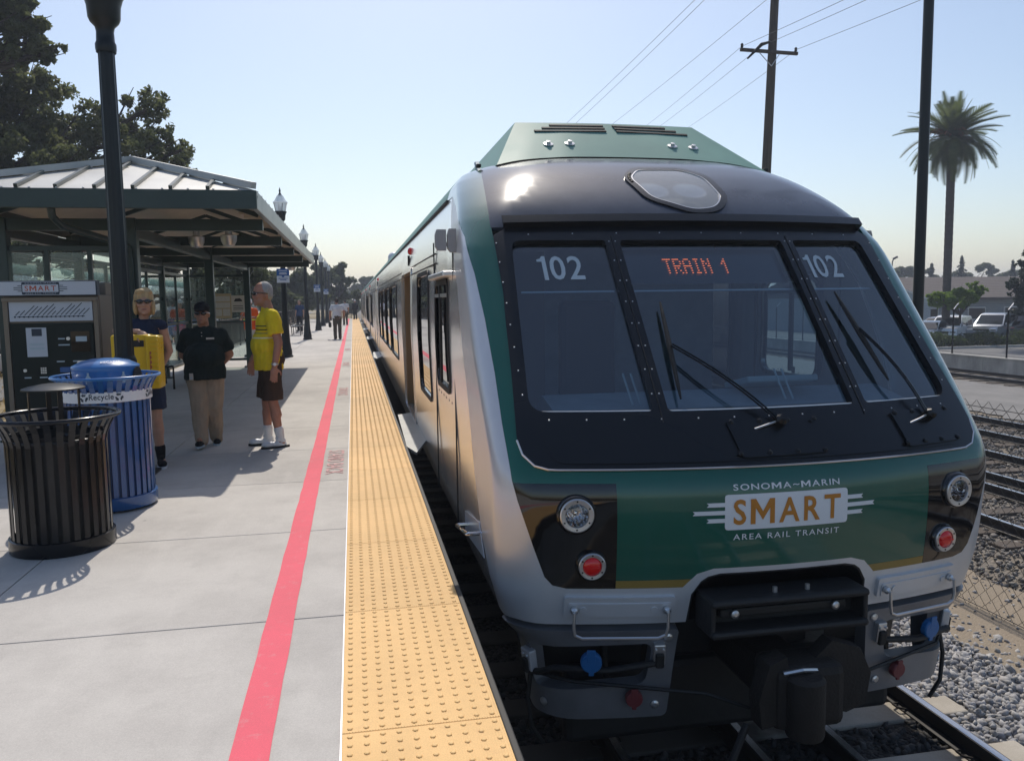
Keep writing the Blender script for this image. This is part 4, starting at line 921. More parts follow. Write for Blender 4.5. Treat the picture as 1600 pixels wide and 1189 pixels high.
LP = [(-2.0, 7.72, 'tall black lamp post rising right behind the blue recycling bin'), (-1.99, 25.0, 'lamp post just past the shelter roof, carrying the largest blue and white sign'),
      (-1.98, 36.5, 'lamp post without a sign, between the two nearest sign posts beyond the shelter'), (-1.98, 48.0, 'lamp post with the second blue and white sign, beside the bench'),
      (-2.02, 56.5, 'lamp post without a sign, just beyond the second sign post'), (-2.0, 64.5, 'lamp post with the smallest blue and white sign, near the platform end'), (-2.0, 72.5, 'last lamp post at the far end of the platform')]
lp0 = lamp_post(LP[0][2])
for i, (x, y, lb) in enumerate(LP):
    o = lp0 if i == 0 else copy_tree(lp0)
    o.location = (x, y, 0); o['label'] = lb
M['signblue'] = pm('sign_blue', (.02, .1, .3), .4); M['signwhite'] = pm('sign_white', (.62, .66, .72), .5)
def post_sign(x, y, lb):
    t = thing('platform_sign', lb, 'sign', (x, y, 2.2), 0, 'signs on the lamp posts')
    MB().box((x, y-.11, 2.5), (.36, .02, .21), b=.004).build('blue_panel', M['signblue'], t)
    MB().box((x, y-.108, 2.295), (.36, .018, .2), b=.004).build('white_panel', M['signwhite'], t)
    for z, w in ((2.545, .24), (2.485, .2), (2.445, .22)): MB().box((x, y-.1215, z), (w, .003, .022)).build('line_of_writing', M['signwhite'], t)
    MB().lathe([(.04, 0), (.04, .004), (0, .004)], 12, (x, y-.12, 2.39), Matrix.Rotation(R(90), 3, 'X')).build('round_mark', M['signblue'], t)
    for z, w in ((2.32, .26), (2.275, .18)): MB().box((x, y-.1185, z), (w, .003, .02)).build('line_of_writing', M['signblue'], t)
    for z in (2.56, 2.24): MB().lathe([(.086, -.012), (.086, .012)], 16, (x, y, z)).build('post_clamp', M['darkpost'], t)
    MB().box((x, y-.093, 2.4), (.05, .025, .36)).build('bracket', M['darkpost'], t)
post_sign(-1.985, 25.0, 'blue and white sign on the lamp post just past the shelter roof')
post_sign(-1.98, 48.0, 'blue and white sign on the lamp post beside the bench')
post_sign(-2.0, 64.5, 'smallest blue and white sign, on a lamp post near the platform end')

# ---------------------------------------------------------------- shelter
sh = thing('platform_shelter', 'dark green steel shelter with a pale hipped metal roof and glass walls', 'shelter', (-2.63, 16, 0))
X0, X1, YA, YB, ZE, ZR = -4.24, -1.02, 9.39, 22.72, 2.84, 3.36; XM = (X0+X1)/2; HW = (X1-X0)/2
c4 = [(X0, YA), (X1, YA), (X1, YB), (X0, YB)]; r2 = [(XM, YA+HW), (XM, YB-HW)]
def hip(z, dz, grow_=0.0):
    v = [(x+grow_*(1 if x > XM else -1), y+grow_*(1 if y > 15 else -1), ZE+z) for x, y in c4]+[(x, y, ZR+z+dz) for x, y in r2]
    return v, [(0, 1, 4), (1, 2, 5, 4), (2, 3, 5), (3, 0, 4, 5)]
for nm, f in (('roof_panel', (0, 1, 4)), ('roof_panel', (1, 2, 5, 4)), ('roof_panel', (2, 3, 5)), ('roof_panel', (3, 0, 4, 5))):
    v, _ = hip(0.0, 0); MB().add([v[i] for i in f], [tuple(range(len(f)))]).build(nm, M['roofmetal'], sh)
v, fs = hip(-.045, -.0, -.03); MB().add(v, fs).build('soffit', M['soffit'], sh)
for i in range(9):          # standing seams of the near slope and along the long slopes
    x = X0+.1+i*(2*HW-.2)/8; d = HW-abs(x-XM); 
    if d > .12: MB().tube([(x, YA-.01, ZE+.02), (x, YA+d-.05, ZE+.02+(ZR-ZE)*(d-.05)/HW)], .026, 4).build('roof_seam', M['green_steel'], sh)
for i in range(30):
    y = YA+.4+i*.435; d = min(HW, y-YA, YB-y)
    if d > .12:
        for s in (-1, 1): MB().tube([(XM+s*HW, y, ZE+.02), (XM+s*(HW-d+.03), y, ZE+.02+(ZR-ZE)*(d-.03)/HW)], .024, 4).build('roof_seam', M['roofmetal'], sh)
for a, b in ((0, 0), (1, 0), (2, 1), (3, 1)):
    p = Vector((*c4[a], ZE+.05)); q = Vector((*r2[b], ZR+.05)); MB().tube([p, q], .05, 4).build('hip_cap', M['roofmetal'], sh)
MB().tube([(*r2[0], ZR+.05), (*r2[1], ZR+.05)], .05, 4).build('ridge_cap', M['roofmetal'], sh)
zf = 2.735
for (cx, cy, dx, dy) in ((XM, YA, 2*HW+.06, .06), (XM, YB, 2*HW+.06, .06), (X0, (YA+YB)/2, .06, YB-YA-.064), (X1, (YA+YB)/2, .06, YB-YA-.064)):
    MB().box((cx, cy, zf), (dx, dy, .2), b=.006).build('fascia', M['green_steel'], sh)
for i in range(12): MB().lathe([(.012, 0), (.012, .01), (0, .014)], 6, (X0+.2+i*.26, YA, 2.842)).build('fascia_screw', M['alu'], sh)
PX = (-4.05, -2.62); PY_ = (10.7, 21.6)
for x in PX:
    for y in PY_ if x > -3 else (10.7, 13.43, 16.15, 18.88, 21.6):
        p = MB().box((x, y, 1.33), (.15 if y in PY_ else .12, .15 if y in PY_ else .12, 2.66), b=.012).build('post', M['green_steel'], sh)
        MB().box((x, y, .015), (.26, .26, .03), b=.004).build('base_plate', M['green_steel'], p)
MB().box((-2.62, 16.15, 1.33), (.15, .15, 2.66), b=.012).build('post', M['green_steel'], sh)
for y in (10.7, 13.43, 16.15, 18.88, 21.6):
    MB().box((XM, y, 2.58), (2*HW-.1, .09, .14), b=.008).build('cross_beam', M['green_steel'], sh)
    for s in (-1, 1): MB().tube([(XM+s*(HW-.1), y, 2.7), (XM, y, ZR-.12)], .04, 4).build('rafter', M['soffit' if y > 20 else 'green_steel'], sh)
for x in PX: MB().box((x, 16.15, 2.5), (.1, 11.0, .14), b=.008).build('long_beam', M['green_steel'], sh)
for a, b in ((0, 0), (1, 0), (2, 1), (3, 1)):
    MB().tube([(*c4[a], ZE-.1), (*r2[b], ZR-.1)], .06, 4).build('hip_rafter', M['green_steel'], sh)
# underside boards next to the fascia
for i in range(26):
    MB().box((X1-.22, YA+.35+i*.5, 2.795), (.36, .03, .05)).build('soffit_batten', M['soffit'], sh)
def wall_bay(p, q, nm=2, posters=False):
    """glass wall bay between two posts"""
    p = Vector(p); q = Vector(q); d = (q-p); L = d.length; d.normalize(); ang = math.atan2(d.y, d.x); rt = Matrix.Rotation(ang, 3, 'Z'); mid = (p+q)/2
    for z, h in ((.2, .06), (1.16, .05), (2.3, .06)): MB().box(mid+Vector((0, 0, z)), (L-.16, .05, h), rt, .004).build('rail', M['green_steel'], sh)
    for k in range(1, nm): MB().box(p+d*(L*k/nm)+Vector((0, 0, 1.25)), (.05, .055, 2.1), rt, .004).build('mullion', M['green_steel'], sh)
    for k in range(nm):
        for z0, z1 in ((.25, 1.11), (1.21, 2.25)):
            c = p+d*(L*(k+.5)/nm)+Vector((0, 0, (z0+z1)/2)); MB().box(c, (L/nm-.09, .008, z1-z0), rt).build('glass_pane', M['shelterglass'], sh)
            for sg in (-1, 1): MB().box(c+d*sg*(L/nm/2-.06)+Vector((0, 0, 0)), (.09, .03, .07), rt, .004).build('glass_clip', M['black'], sh)
ys = (10.7, 13.43, 16.15, 18.88, 21.6)
for a, b in zip(ys, ys[1:]): wall_bay((-4.05, a, 0), (-4.05, b, 0), 2)
wall_bay((-4.05, 21.6, 0), (-2.62, 21.6, 0), 1)
wall_bay((-4.05, 10.7, 0), (-2.62, 10.7, 0), 3)
# round speakers and camera dome under the roof
for x, y in ((-2.25, 12.9), (-1.75, 12.6), (-1.55, 22.2)):
    MB().lathe([(.0, -.16), (.08, -.14), (.11, -.08), (.12, 0), (.05, .02), (.05, .12)], 16, (x, y, 2.6)).build('dome_light', M['alu'], sh, True)
dsp = MB().tube([(-3.1, 9.5, 2.66), (-3.1, 9.52, 2.56), (-3.07, 9.7, 2.48), (-2.8, 10.3, 2.38), (-2.62, 10.55, 2.3), (-2.62, 10.58, 2.1), (-2.62, 10.58, .1)], .04, 10).build('downspout', M['green_steel'], sh, True)
MB().tube([(-2.55, 22.3, 2.66), (-2.55, 22.25, 2.45), (-2.62, 21.75, 2.25), (-2.62, 21.72, .1)], .035, 8).build('downspout', M['green_steel'], sh, True)
# notices on the end glass wall
M['board'] = pm('board_tan', (.45, .36, .22), .6); M['paper'] = pm('paper', (.55, .52, .46), .7, var=.08, scale=30)
nb = thing('notice_board', 'tan framed notice board on the far glass wall of the shelter', 'notice board', (-3.22, 21.52, 1.3))
MB().box((-3.22, 21.53, 1.55), (.44, .04, .62), b=.004).build('frame', M['board'], nb)
for z in (1.73, 1.57): MB().box((-3.22, 21.506, z), (.38, .006, .13)).build('notice', M['paper'], nb)
for x in (-3.32, -3.12): MB().box((x, 21.506, 1.39), (.17, .006, .17)).build('notice', M['paper'], nb)
ps = thing('train_poster', 'pale poster with a drawing of a train beside the notice board', 'poster', (-2.84, 21.53, 1.3))
MB().box((-2.84, 21.53, 1.6), (.33, .01, .42)).build('sheet', M['paper'], ps)
MB().prism([(-.1, 0), (-.06, .07), (.05, .08), (.1, .03), (.1, 0)], lambda a, b, h: (-2.84+a, 21.524-h, 1.66+b), .003).build('train_drawing', M['rubber'], ps)
for z in (1.55, 1.5, 1.46): MB().box((-2.84, 21.522, z), (.24, .003, .015)).build('line_of_writing', M['rubber'], ps)
# benches
def bench(x, y, lb, rz=0):
    t = thing('bench', lb, 'bench', (x, y, 0), rz, 'black platform benches')
    for i in range(5): MB().box((-.2+i*.1, 0, .45), (.08, 1.5, .03), b=.006).build('seat_slat', M['black'], t, local=True)
    for i in range(3): MB().box((-.27-.02*i, 0, .58+i*.12), (.03, 1.5, .09), b=.006).build('back_slat', M['black'], t, local=True)
    for s in (-1, 1): MB().tube([(.2, s*.6, 0), (.2, s*.6, .43), (-.24, s*.6, .43), (-.32, s*.6, .88)], .022, 6).build('leg_frame', M['black'], t, local=True); MB().tube([(-.2, s*.6, 0), (-.22, s*.6, .43)], .022, 6).build('leg', M['black'], t, local=True)
    return t
bench(-2.75, 44.5, 'black slatted bench nearest to the lamp post with the second sign')
bench(-2.75, 41.5, 'black slatted bench standing just this side of the other bench')
bench(-3.6, 17.0, 'black slatted bench inside the glass shelter')

# ---------------------------------------------------------------- ticket machine
KX, KY = -2.86, 8.6
M['bronze'] = pm('bronze_cabinet', (.2, .165, .125), .5, metal=.3, var=.08); M['kiosk'] = pm('kiosk_dark', (.01, .017, .015), .4, spec=.2); M['mapsheet'] = pm('map_sheet', (.5, .54, .6), .5); M['navy'] = pm('navy_print', (.02, .035, .06), .5); M['redprint'] = pm('red_print', (.42, .09, .05), .5)
km = thing('ticket_machine', 'ticket machine with a dark front, station map and SMART sign on top', 'ticket machine', (KX, KY, 0))
MB().box((KX, KY+.4, .86), (.86, .78, 1.72), b=.01).build('cabinet', M['bronze'], km)
MB().box((KX+.0, KY+.42, 1.78), (.84, .3, .13), b=.008).build('sign_support', M['bronze'], km)
sb = MB().box((KX, KY-.02, 1.785), (.87, .1, .145), b=.006).build('sign_box', M['navy'], km); MB().box((KX, KY-.072, 1.785), (.85, .006, .127)).build('sign_face', M['mapsheet'], sb)
def front(name, V, F, mat, x, z, y, par): return MB().add([(x+a, y, z+b) for a, b in V], F).build(name, mat, par)
def plate(name, poly, mat, x, z, y, t, par): return MB().prism(poly, lambda a, b, h: (x+a, y-h, z+b), t).build(name, mat, par)
fy = KY-.0752
lx = KX-.06
plate('logo_back', rrect(.33, .118, .012), M['navy'], lx, 1.785, fy, .002, sb); plate('logo_field', rrect(.315, .072, .004), M['mapsheet'], lx, 1.785, fy-.0022, .002, sb)
for s in (-1, 1):
    for dz, L in ((.026, .035), (.009, .07), (-.009, .07), (-.026, .035)): plate('logo_line', [(0, -.003), (s*L, -.003), (s*L, .003), (0, .003)], M['navy'], lx+s*.165, 1.785+dz, fy, .002, sb)
V, F = text_fit('SMART', .275, .05, .012, 1.15); front('smart_lettering', V, F, M['redprint'], lx, 1.785, fy-.005, sb)
V, F = text_fit('SONOMA-MARIN', .27, .012, .0, 1.2); front('top_lettering', V, F, M['mapsheet'], lx, 1.833, fy-.003, sb)
V, F = text_fit('AREA RAIL TRANSIT', .27, .012, .0, 1.2); front('bottom_lettering', V, F, M['mapsheet'], lx, 1.737, fy-.003, sb)
MB().box((KX, KY-.02, 1.68), (.84, .06, .04), b=.004).build('header_rail', M['bronze'], km)
mp = MB().box((KX, KY-.006, 1.565), (.74, .03, .19), b=.003).build('map_panel', M['mapsheet'], km)
my = KY-.0225
plate('line_of_route', [(-.3, -.003), (.3, -.003), (.3, .003), (-.3, .003)], M['navy'], KX, 1.515, my, .001, mp)
for i in range(16):
    x = KX-.32+i*.04
    MB().lathe([(.009, 0), (.009, .002), (0, .002)], 10, (x, my-.001, 1.515), Matrix.Rotation(R(90), 3, 'X')).build('station_dot', M['navy'], mp)
    L = (.05, .06, .12, .11, .1, .12, .14, .1, .05, .09, .14, .12, .15, .07, .08, .08)[i]
    plate('station_name', [(0, 0), (L*.75, L*.75), (L*.75-.004, L*.75+.006), (-.004, .006)], M['navy'], x+.008, 1.528, my, .001, mp)
MB().box((KX, KY-.012, 1.04), (.74, .04, .82), b=.006).build('front_panel', M['kiosk'], km)
ky = KY-.0335
plate('poster', [(-.09, -.14), (.09, -.14), (.09, .14), (-.09, .14)], M['mapsheet'], KX-.14, 1.27, ky, .002, km); plate('poster_picture', [(-.04, 0), (.05, 0), (.05, .07), (-.04, .07)], M['navy'], KX-.14, 1.33, ky-.003, .001, km)
for z in (1.25, 1.21): plate('poster_writing', [(-.065, -.012), (.065, -.012), (.065, .012), (-.065, .012)], M['numgrey'], KX-.14, z, ky-.003, .001, km)
plate('screen', rrect(.17, .2, .008), M['panelblack'], KX+.25, 1.27, ky, .006, km); plate('screen_image', [(-.05, -.02), (.05, -.02), (.05, .03), (-.05, .03)], M['numgrey'], KX+.26, 1.29, ky-.008, .001, km)
for x, z, w in ((.08, 1.3, .06), (.1, 1.24, .1), (.06, 1.08, .07), (.2, 1.08, .06), (-.24, .93, .06), (-.1, .93, .07)): plate('button_label', [(-w/2, -.006), (w/2, -.006), (w/2, .006), (-w/2, .006)], M['numgrey'], KX+x, z, ky, .002, km)
for i in range(3):
    for j in range(4): plate('key', rrect(.014, .011, .003), M['alu'], KX-.115+i*.018, 1.02-j*.016, ky, .004, km)
plate('coin_slot', rrect(.03, .03, .012), M['alu'], KX-.26, 1.0, ky, .006, km); plate('coin_slot', rrect(.034, .034, .016), M['alu'], KX+.14, 1.3, ky, .006, km)
plate('card_reader', rrect(.09, .05, .006), M['signblue'], KX+.1, 1.0, ky, .02, km); plate('ticket_slot', rrect(.12, .03, .004), M['alu'], KX+.27, 1.07, ky, .008, km)
for s in (-1, 1): MB().box((KX+s*.4, KY-.005, .85), (.045, .05, 1.66), b=.006).build('side_frame', M['bronze'], km)

# ---------------------------------------------------------------- litter bin and recycling bin
def slat_mesh(name, prof, w, t, mat, tw=1.15):
    vs = []; n = len(prof)
    for k, (r, z) in enumerate(prof):
        ww = w*(1+(tw-1)*k/(n-1))/2
        for dr in (0, -t):
            for s in (-1, 1): vs.append((r+dr, s*ww, z))
    fs = []
    for k in range(n-1):
        a, b = 4*k, 4*k+4; fs += [(a, a+1, b+1, b), (a+2, b+2, b+3, a+3), (a, b, b+2, a+2), (a+1, a+3, b+3, b+1)]
    fs += [(0, 2, 3, 1), (4*n-4, 4*n-3, 4*n-1, 4*n-2)]
    return MB().add(vs, fs)
def slats(t, prof, n, w, mat):
    o0 = slat_mesh('slat', prof, w, .006, mat).build('slat', M[mat], t, local=True)
    for i in range(n):
        o = o0 if i == 0 else o0.copy()
        if i: col.objects.link(o); o.parent = t
        o.rotation_euler = (0, 0, 2*math.pi*(i+.3)/n)
def torus(mb, r, z, t, n=40, m=10):
    return mb.lathe([(r+t*math.cos(a), z+t*math.sin(a)) for a in np.linspace(0, 2*math.pi, m+1)], n)
bn = thing('litter_bin', 'black slatted steel litter bin with a round rain cover, nearest to the camera', 'litter bin', (-1.975, 5.87, 0))
slats(bn, [(.305, .07), (.305, .72), (.312, .76), (.335, .82), (.365, .87), (.378, .885)], 30, .036, 'black')
torus(MB(), .385, .89, .016).build('rim', M['black'], bn, True, local=True)
MB().lathe([(.315, .0), (.322, .01), (.322, .095), (.31, .1), (.296, .1)], 40).build('base_ring', M['black'], bn, True, local=True)
torus(MB(), .297, .745, .01).build('hoop', M['black'], bn, True, local=True)
MB().lathe([(.27, .06), (.285, .78), (.277, .78), (.262, .07), (0, .06)], 32).build('liner', M['rubber'], bn, True, local=True)
MB().lathe([(0, 1.105), (.08, 1.102), (.155, 1.088), (.19, 1.075), (.19, 1.066), (.1, 1.078), (0, 1.082)], 36).build('rain_cover', M['darkpost'], bn, True, local=True)
for k in range(4):
    a = k*math.pi/2+.55; MB().box((.15*math.cos(a), .15*math.sin(a), .93), (.01, .03, .3), Matrix.Rotation(a, 3, 'Z')).build('cover_arm', M['black'], bn, local=True)
    MB().box((.225*math.cos(a), .225*math.sin(a), .785), (.16, .03, .01), Matrix.Rotation(a, 3, 'Z')).build('cover_arm', M['black'], bn, local=True)
MB().lathe([(.012, 0), (.012, .03), (0, .034)], 8, (.297, -.1, .80), Matrix.Rotation(R(90), 3, 'Y')).build('hinge_knob', M['black'], bn, local=True)
rb = thing('recycling_bin', 'blue slatted recycling bin with a domed lid and a white Recycle band', 'recycling bin', (-1.955, 6.98, 0))
slats(rb, [(.315, .09), (.315, .86), (.322, .93), (.345, .99), (.375, 1.04), (.388, 1.055)], 34, .036, 'bluepaint')
torus(MB(), .393, 1.058, .012).build('rim', M['bluelid'], rb, True, local=True)
MB().lathe([(.325, .02), (.332, .03), (.332, .115), (.32, .12), (.3, .12)], 40).build('base_ring', M['bluepaint'], rb, True, local=True)
M['blueliner'] = pm('blue_liner', (.008, .045, .15), .5)
MB().lathe([(.3, .05), (.3, .97), (.29, .97), (.28, .07), (0, .06)], 36).build('liner', M['blueliner'], rb, True, local=True)
for k in range(3): a = k*2.094; MB().tube([(.26*math.cos(a), .26*math.sin(a), .03), (.26*math.cos(a), .26*math.sin(a), 0)], .03, 8).build('foot', M['rubber'], rb, local=True)
MB().lathe([(.235, .93), (.245, 1.10), (.25, 1.135), (.246, 1.142), (.18, 1.175), (.1, 1.195), (0, 1.2)], 40).build('lid', M['bluelid'], rb, True, local=True)
for a in (R(-62), R(118)): MB().lathe([(.07, 0), (.07, .006), (0, .006)], 20, (.246*math.cos(a+.9), .246*math.sin(a+.9), 1.06), Matrix.Rotation(a+.9, 3, 'Z') @ Matrix.Rotation(R(90), 3, 'Y')).build('lid_hole', M['rubber'], rb, local=True)
bd = MB().lathe([(.327, .872), (.3295, .872), (.3295, .955), (.327, .955)], 48).build('white_band', M['white'], rb, True, local=True)
def on_cyl(name, V, F, mat, r, a0, z, par):
    return MB().add([(r*math.cos(a0+a/r), r*math.sin(a0+a/r), z+b) for a, b in V], F).build(name, mat, par, local=True)
def recycle_mark(sz):
    V = []; F = []
    for k in range(3):
        t = R(90+120*k); u = (math.cos(t), math.sin(t)); w_ = (-u[1], u[0])
        P2 = lambda a, b: (sz*(u[0]*a+w_[0]*b), sz*(u[1]*a+w_[1]*b)); b0 = len(V)
        V += [P2(.5, -.32), P2(.5, .1), P2(.24, .1), P2(.24, -.18), P2(.37, .42), P2(.62, .1), P2(.12, .1)]; F += [(b0, b0+1, b0+2, b0+3), (b0+5, b0+4, b0+6)]
    return V, F
for a0 in (R(-82), R(-170), R(8)):
    V, F = text_fit('Recycle', .175, .058, .012, 1.05); on_cyl('recycle_lettering', V, F, M['navy'], .3312, a0, .9135, bd)
    V, F = recycle_mark(.055)
    for d in (-.125, .125): on_cyl('recycle_mark', V, F, M['navy'], .3312, a0+d/.33, .9135, bd)
V, F = text_fit('RECYCLE', .15, .035, .012)
for a0 in (-62, 60, 180):
    a0 = R(a0); rr = .185
    MB().add([((rr+.055*0-b*1.0)*math.cos(a0+a/rr), (rr-b)*math.sin(a0+a/rr), 1.177+b*.36) for a, b in [(p[0], -p[1]) for p in V]], F).build('lid_lettering', M['white'], rb, local=True)
for a0 in (R(-105), R(-45), R(40), R(150)):
    bot = [(-.022, -.05), (.022, -.05), (.022, .0), (.008, .02), (.008, .04), (-.008, .04), (-.008, .02), (-.022, 0)]
    on_cyl('bottle_print', bot, [tuple(range(8))], M['numgrey'], .2475, a0, 1.06, rb)

# ---------------------------------------------------------------- yellow box
yb = thing('yellow_box', 'yellow plastic box with ribbed edges behind the black lamp post', 'box', (-2.02, 8.2, 0))
MB().box((-2.05, 8.22, 1.08), (.36, .16, .52), b=.025).build('body', M['yellowbox'], yb)
MB().box((-1.855, 8.2, 1.08), (.12, .22, .5), b=.02).build('end_block', M['yellowbox'], yb)
for i in range(5):
    for z in (1.25, 1.21, 1.17, .93, .9): MB().box((-1.805+.0, 8.13+i*.035, z), (.03, .012, .02)).build('rib', M['yellowbox'], yb) if i % 2 == 0 else None
for z in np.arange(.88, 1.3, .045): MB().box((-1.835, 8.085, z), (.07, .02, .018), b=.004).build('rib', M['yellowbox'], yb)
plate('black_label', rrect(.1, .06, .004), M['rubber'], -1.985, 1.255, 8.138, .003, yb)
plate('red_writing', [(-.008, -.1), (.008, -.1), (.008, .1), (-.008, .1)], M['redprint'], -1.87, 1.08, 8.088, .002, yb)
MB().box((-2.05, 8.25, .42), (.1, .1, .82), b=.01).build('stand', M['darkpost'], yb); MB().box((-2.05, 8.25, .012), (.3, .3, .024), b=.005).build('stand_foot', M['darkpost'], yb)

# ---------------------------------------------------------------- railings along the back of the platform
def railing(lb, y0, y1, x=-4.3):
    t = thing('railing', lb, 'railing', (x, y0, 0), 0, 'black railings at the back of the platform')
    for z in (.12, 1.05): MB().box((x, (y0+y1)/2, z), (.04, y1-y0, .04), b=.004).build('rail', M['black'], t)
    for y in np.arange(y0, y1+.01, 2.4): MB().box((x, y, .56), (.06, .06, 1.12), b=.006).build('railing_post', M['black'], t)
    pk = MB()
    for y in np.arange(y0+.12, y1, .12): pk.box((x, y, .58), (.018, .018, .9))
    tag(pk.build('pickets', M['black'], t), kind='stuff')
railing('long black picket railing running from the shelter to the platform end', 23.2, 79.5)
railing('short black picket railing beside the ticket machine', 2.0, 10.4)
eg = thing('end_barrier', 'wire barrier panel across the far end of the platform', 'barrier', (-1.8, 80, 0))
for x in (-4.2, -2.2, -.2): MB().box((x, 80, .6), (.06, .06, 1.2), b=.006).build('post', M['mesh'], eg)
for z in (.15, .5, .85, 1.18): MB().box((-2.2, 80, z), (4.0, .03, .03)).build('rail', M['mesh'], eg)
# ---------------------------------------------------------------- people
def ell(c, r, rot=None, nu=14, nv=9):
    V = []; F = []; c = Vector(c)
    V.append(Vector((0, 0, -r[2])))
    for j in range(1, nv):
        p = -math.pi/2+math.pi*j/nv
        for i in range(nu): a = 2*math.pi*i/nu; V.append(Vector((r[0]*math.cos(p)*math.cos(a), r[1]*math.cos(p)*math.sin(a), r[2]*math.sin(p))))
    V.append(Vector((0, 0, r[2])))
    for i in range(nu): F.append((0, 1+(i+1) % nu, 1+i))
    for j in range(nv-2):
        for i in range(nu): F.append((1+j*nu+i, 1+j*nu+(i+1) % nu, 1+(j+1)*nu+(i+1) % nu, 1+(j+1)*nu+i))
    k = len(V)-1
    for i in range(nu): F.append((k, k-nu+i, k-nu+(i+1) % nu))
    return [(rot @ v if rot else v)+c for v in V], F
def cap(a, b, ra, rb, n=12, sx=1.0):
    """tapered limb with rounded ends; sx flattens it sideways"""
    a = Vector(a); b = Vector(b); d = b-a; L = d.length; q = d.to_track_quat('Z', 'X').to_matrix(); prof = []
    for t in np.linspace(-math.pi/2, 0, 4): prof.append((ra*math.cos(t), ra*math.sin(t)))
    for t in np.linspace(0, math.pi/2, 4): prof.append((rb*math.cos(t), L+rb*math.sin(t)))
    m = MB(); prof[0] = (0.0005, prof[0][1]); prof[-1] = (0.0005, prof[-1][1]); m.lathe(prof, n, caps=True)
    return [q @ Vector((p[0]*sx, p[1], p[2]))+a for p in m.v], m.f
from mathutils import noise as mnoise
def flatcap(a, b, ra, rb, n=14):
    a = Vector(a); b = Vector(b); d = b-a; L = d.length; q = d.to_track_quat('Z', 'X').to_matrix(); m = MB()
    m.lathe([(ra*math.cos(t), ra*math.sin(t)) for t in np.linspace(-1.5, 0, 4)]+[(ra+(rb-ra)*.5, L*.5), (rb, L)], n, caps=True); return [q @ p_+a for p_ in [Vector(v) for v in m.v]], m.f
def fuse(name, prims, mat, parent, vox=0.009, smooth=5, local=True, fold=0.0):
    """joins overlapping shapes into one continuous skin"""
    m = MB()
    for v, f in prims: m.add(v, f)
    me = bpy.data.meshes.new('tmp'); me.from_pydata(m.v, [], m.f)
    bm = bmesh.new(); bm.from_mesh(me); bmesh.ops.recalc_face_normals(bm, faces=bm.faces[:]); bm.to_mesh(me); bm.free()
    o = bpy.data.objects.new('tmp', me); col.objects.link(o)
    r = o.modifiers.new('r', 'REMESH'); r.mode = 'VOXEL'; r.voxel_size = vox
    if smooth: s = o.modifiers.new('s', 'SMOOTH'); s.factor = 0.5; s.iterations = smooth
    dg = bpy.context.evaluated_depsgraph_get(); out = bpy.data.meshes.new_from_object(o.evaluated_get(dg))
    bpy.data.objects.remove(o); bpy.data.meshes.remove(me); out.name = name
    if fold:      # cloth folds
        sd = random.uniform(0, 50)
        nv = len(out.vertices); co = np.empty(nv*3); out.vertices.foreach_get('co', co); nr = np.array([v.normal[:] for v in out.vertices]); co = co.reshape(-1, 3); am = np.empty(nv)
        for i, p in enumerate(co): q = Vector((p[0]*13+sd, p[1]*13, p[2]*6+p[0]*5)); am[i] = mnoise.noise(q)+.5*mnoise.noise(q*2.3)
        out.vertices.foreach_set('co', (co+nr*(fold*am)[:, None]).ravel()); out.update()
    return link(name, out, mat, parent, True)
def hand(w, d, up, s, curl=0.5, spread=0.0, size=1.0):
    """palm, four fingers and a thumb: w wrist, d direction of the hand, up towards the back of the hand, s +1/-1 thumb side"""
    w = Vector(w); d = Vector(d).normalized(); up = (Vector(up)-d*Vector(up).dot(d)).normalized(); sd = d.cross(up)*s; P = []
    q = Matrix((sd, d, up)).transposed()
    P.append(ell(w+d*.05*size, (.042*size, .055*size, .017*size), q))
    for i, (off, L) in enumerate(((.030, .072), (.0105, .082), (-.0095, .076), (-.029, .06))):
        b = w+d*.088*size+sd*off*size; e1 = (d+sd*off*spread*8).normalized(); k1 = b+e1*L*.5*size-up*curl*.018*size
        k2 = k1+(e1-up*curl*1.1).normalized()*L*.5*size
        P.append(cap(b-d*.02, k1, .0098*size, .0088*size, 8)); P.append(cap(k1, k2, .0088*size, .0075*size, 8))
    t0 = w+d*.025*size+sd*.03*size; t1 = t0+(d*.6+sd*.8-up*.2).normalized()*.045*size; t2 = t1+(d*.95+sd*.25-up*.3).normalized()*.035*size
    P.append(cap(t0, t1, .0125*size, .0105*size, 8)); P.append(cap(t1, t2, .0105*size, .0085*size, 8)); return P
def skinmat(n, c): return pm(n, c, .5, var=.12, scale=12, detail=3)
SK = dict(tan=skinmat('sun_tanned_skin', (.42, .2, .13)), fair=skinmat('fair_skin', (.5, .28, .19)), brown=skinmat('brown_skin', (.38, .19, .12)))
def cloth(n, c, var=.2, sc=6): return pm(n, c, .85, var=var, scale=sc, bump=.5, bscale=9, spec=.2)
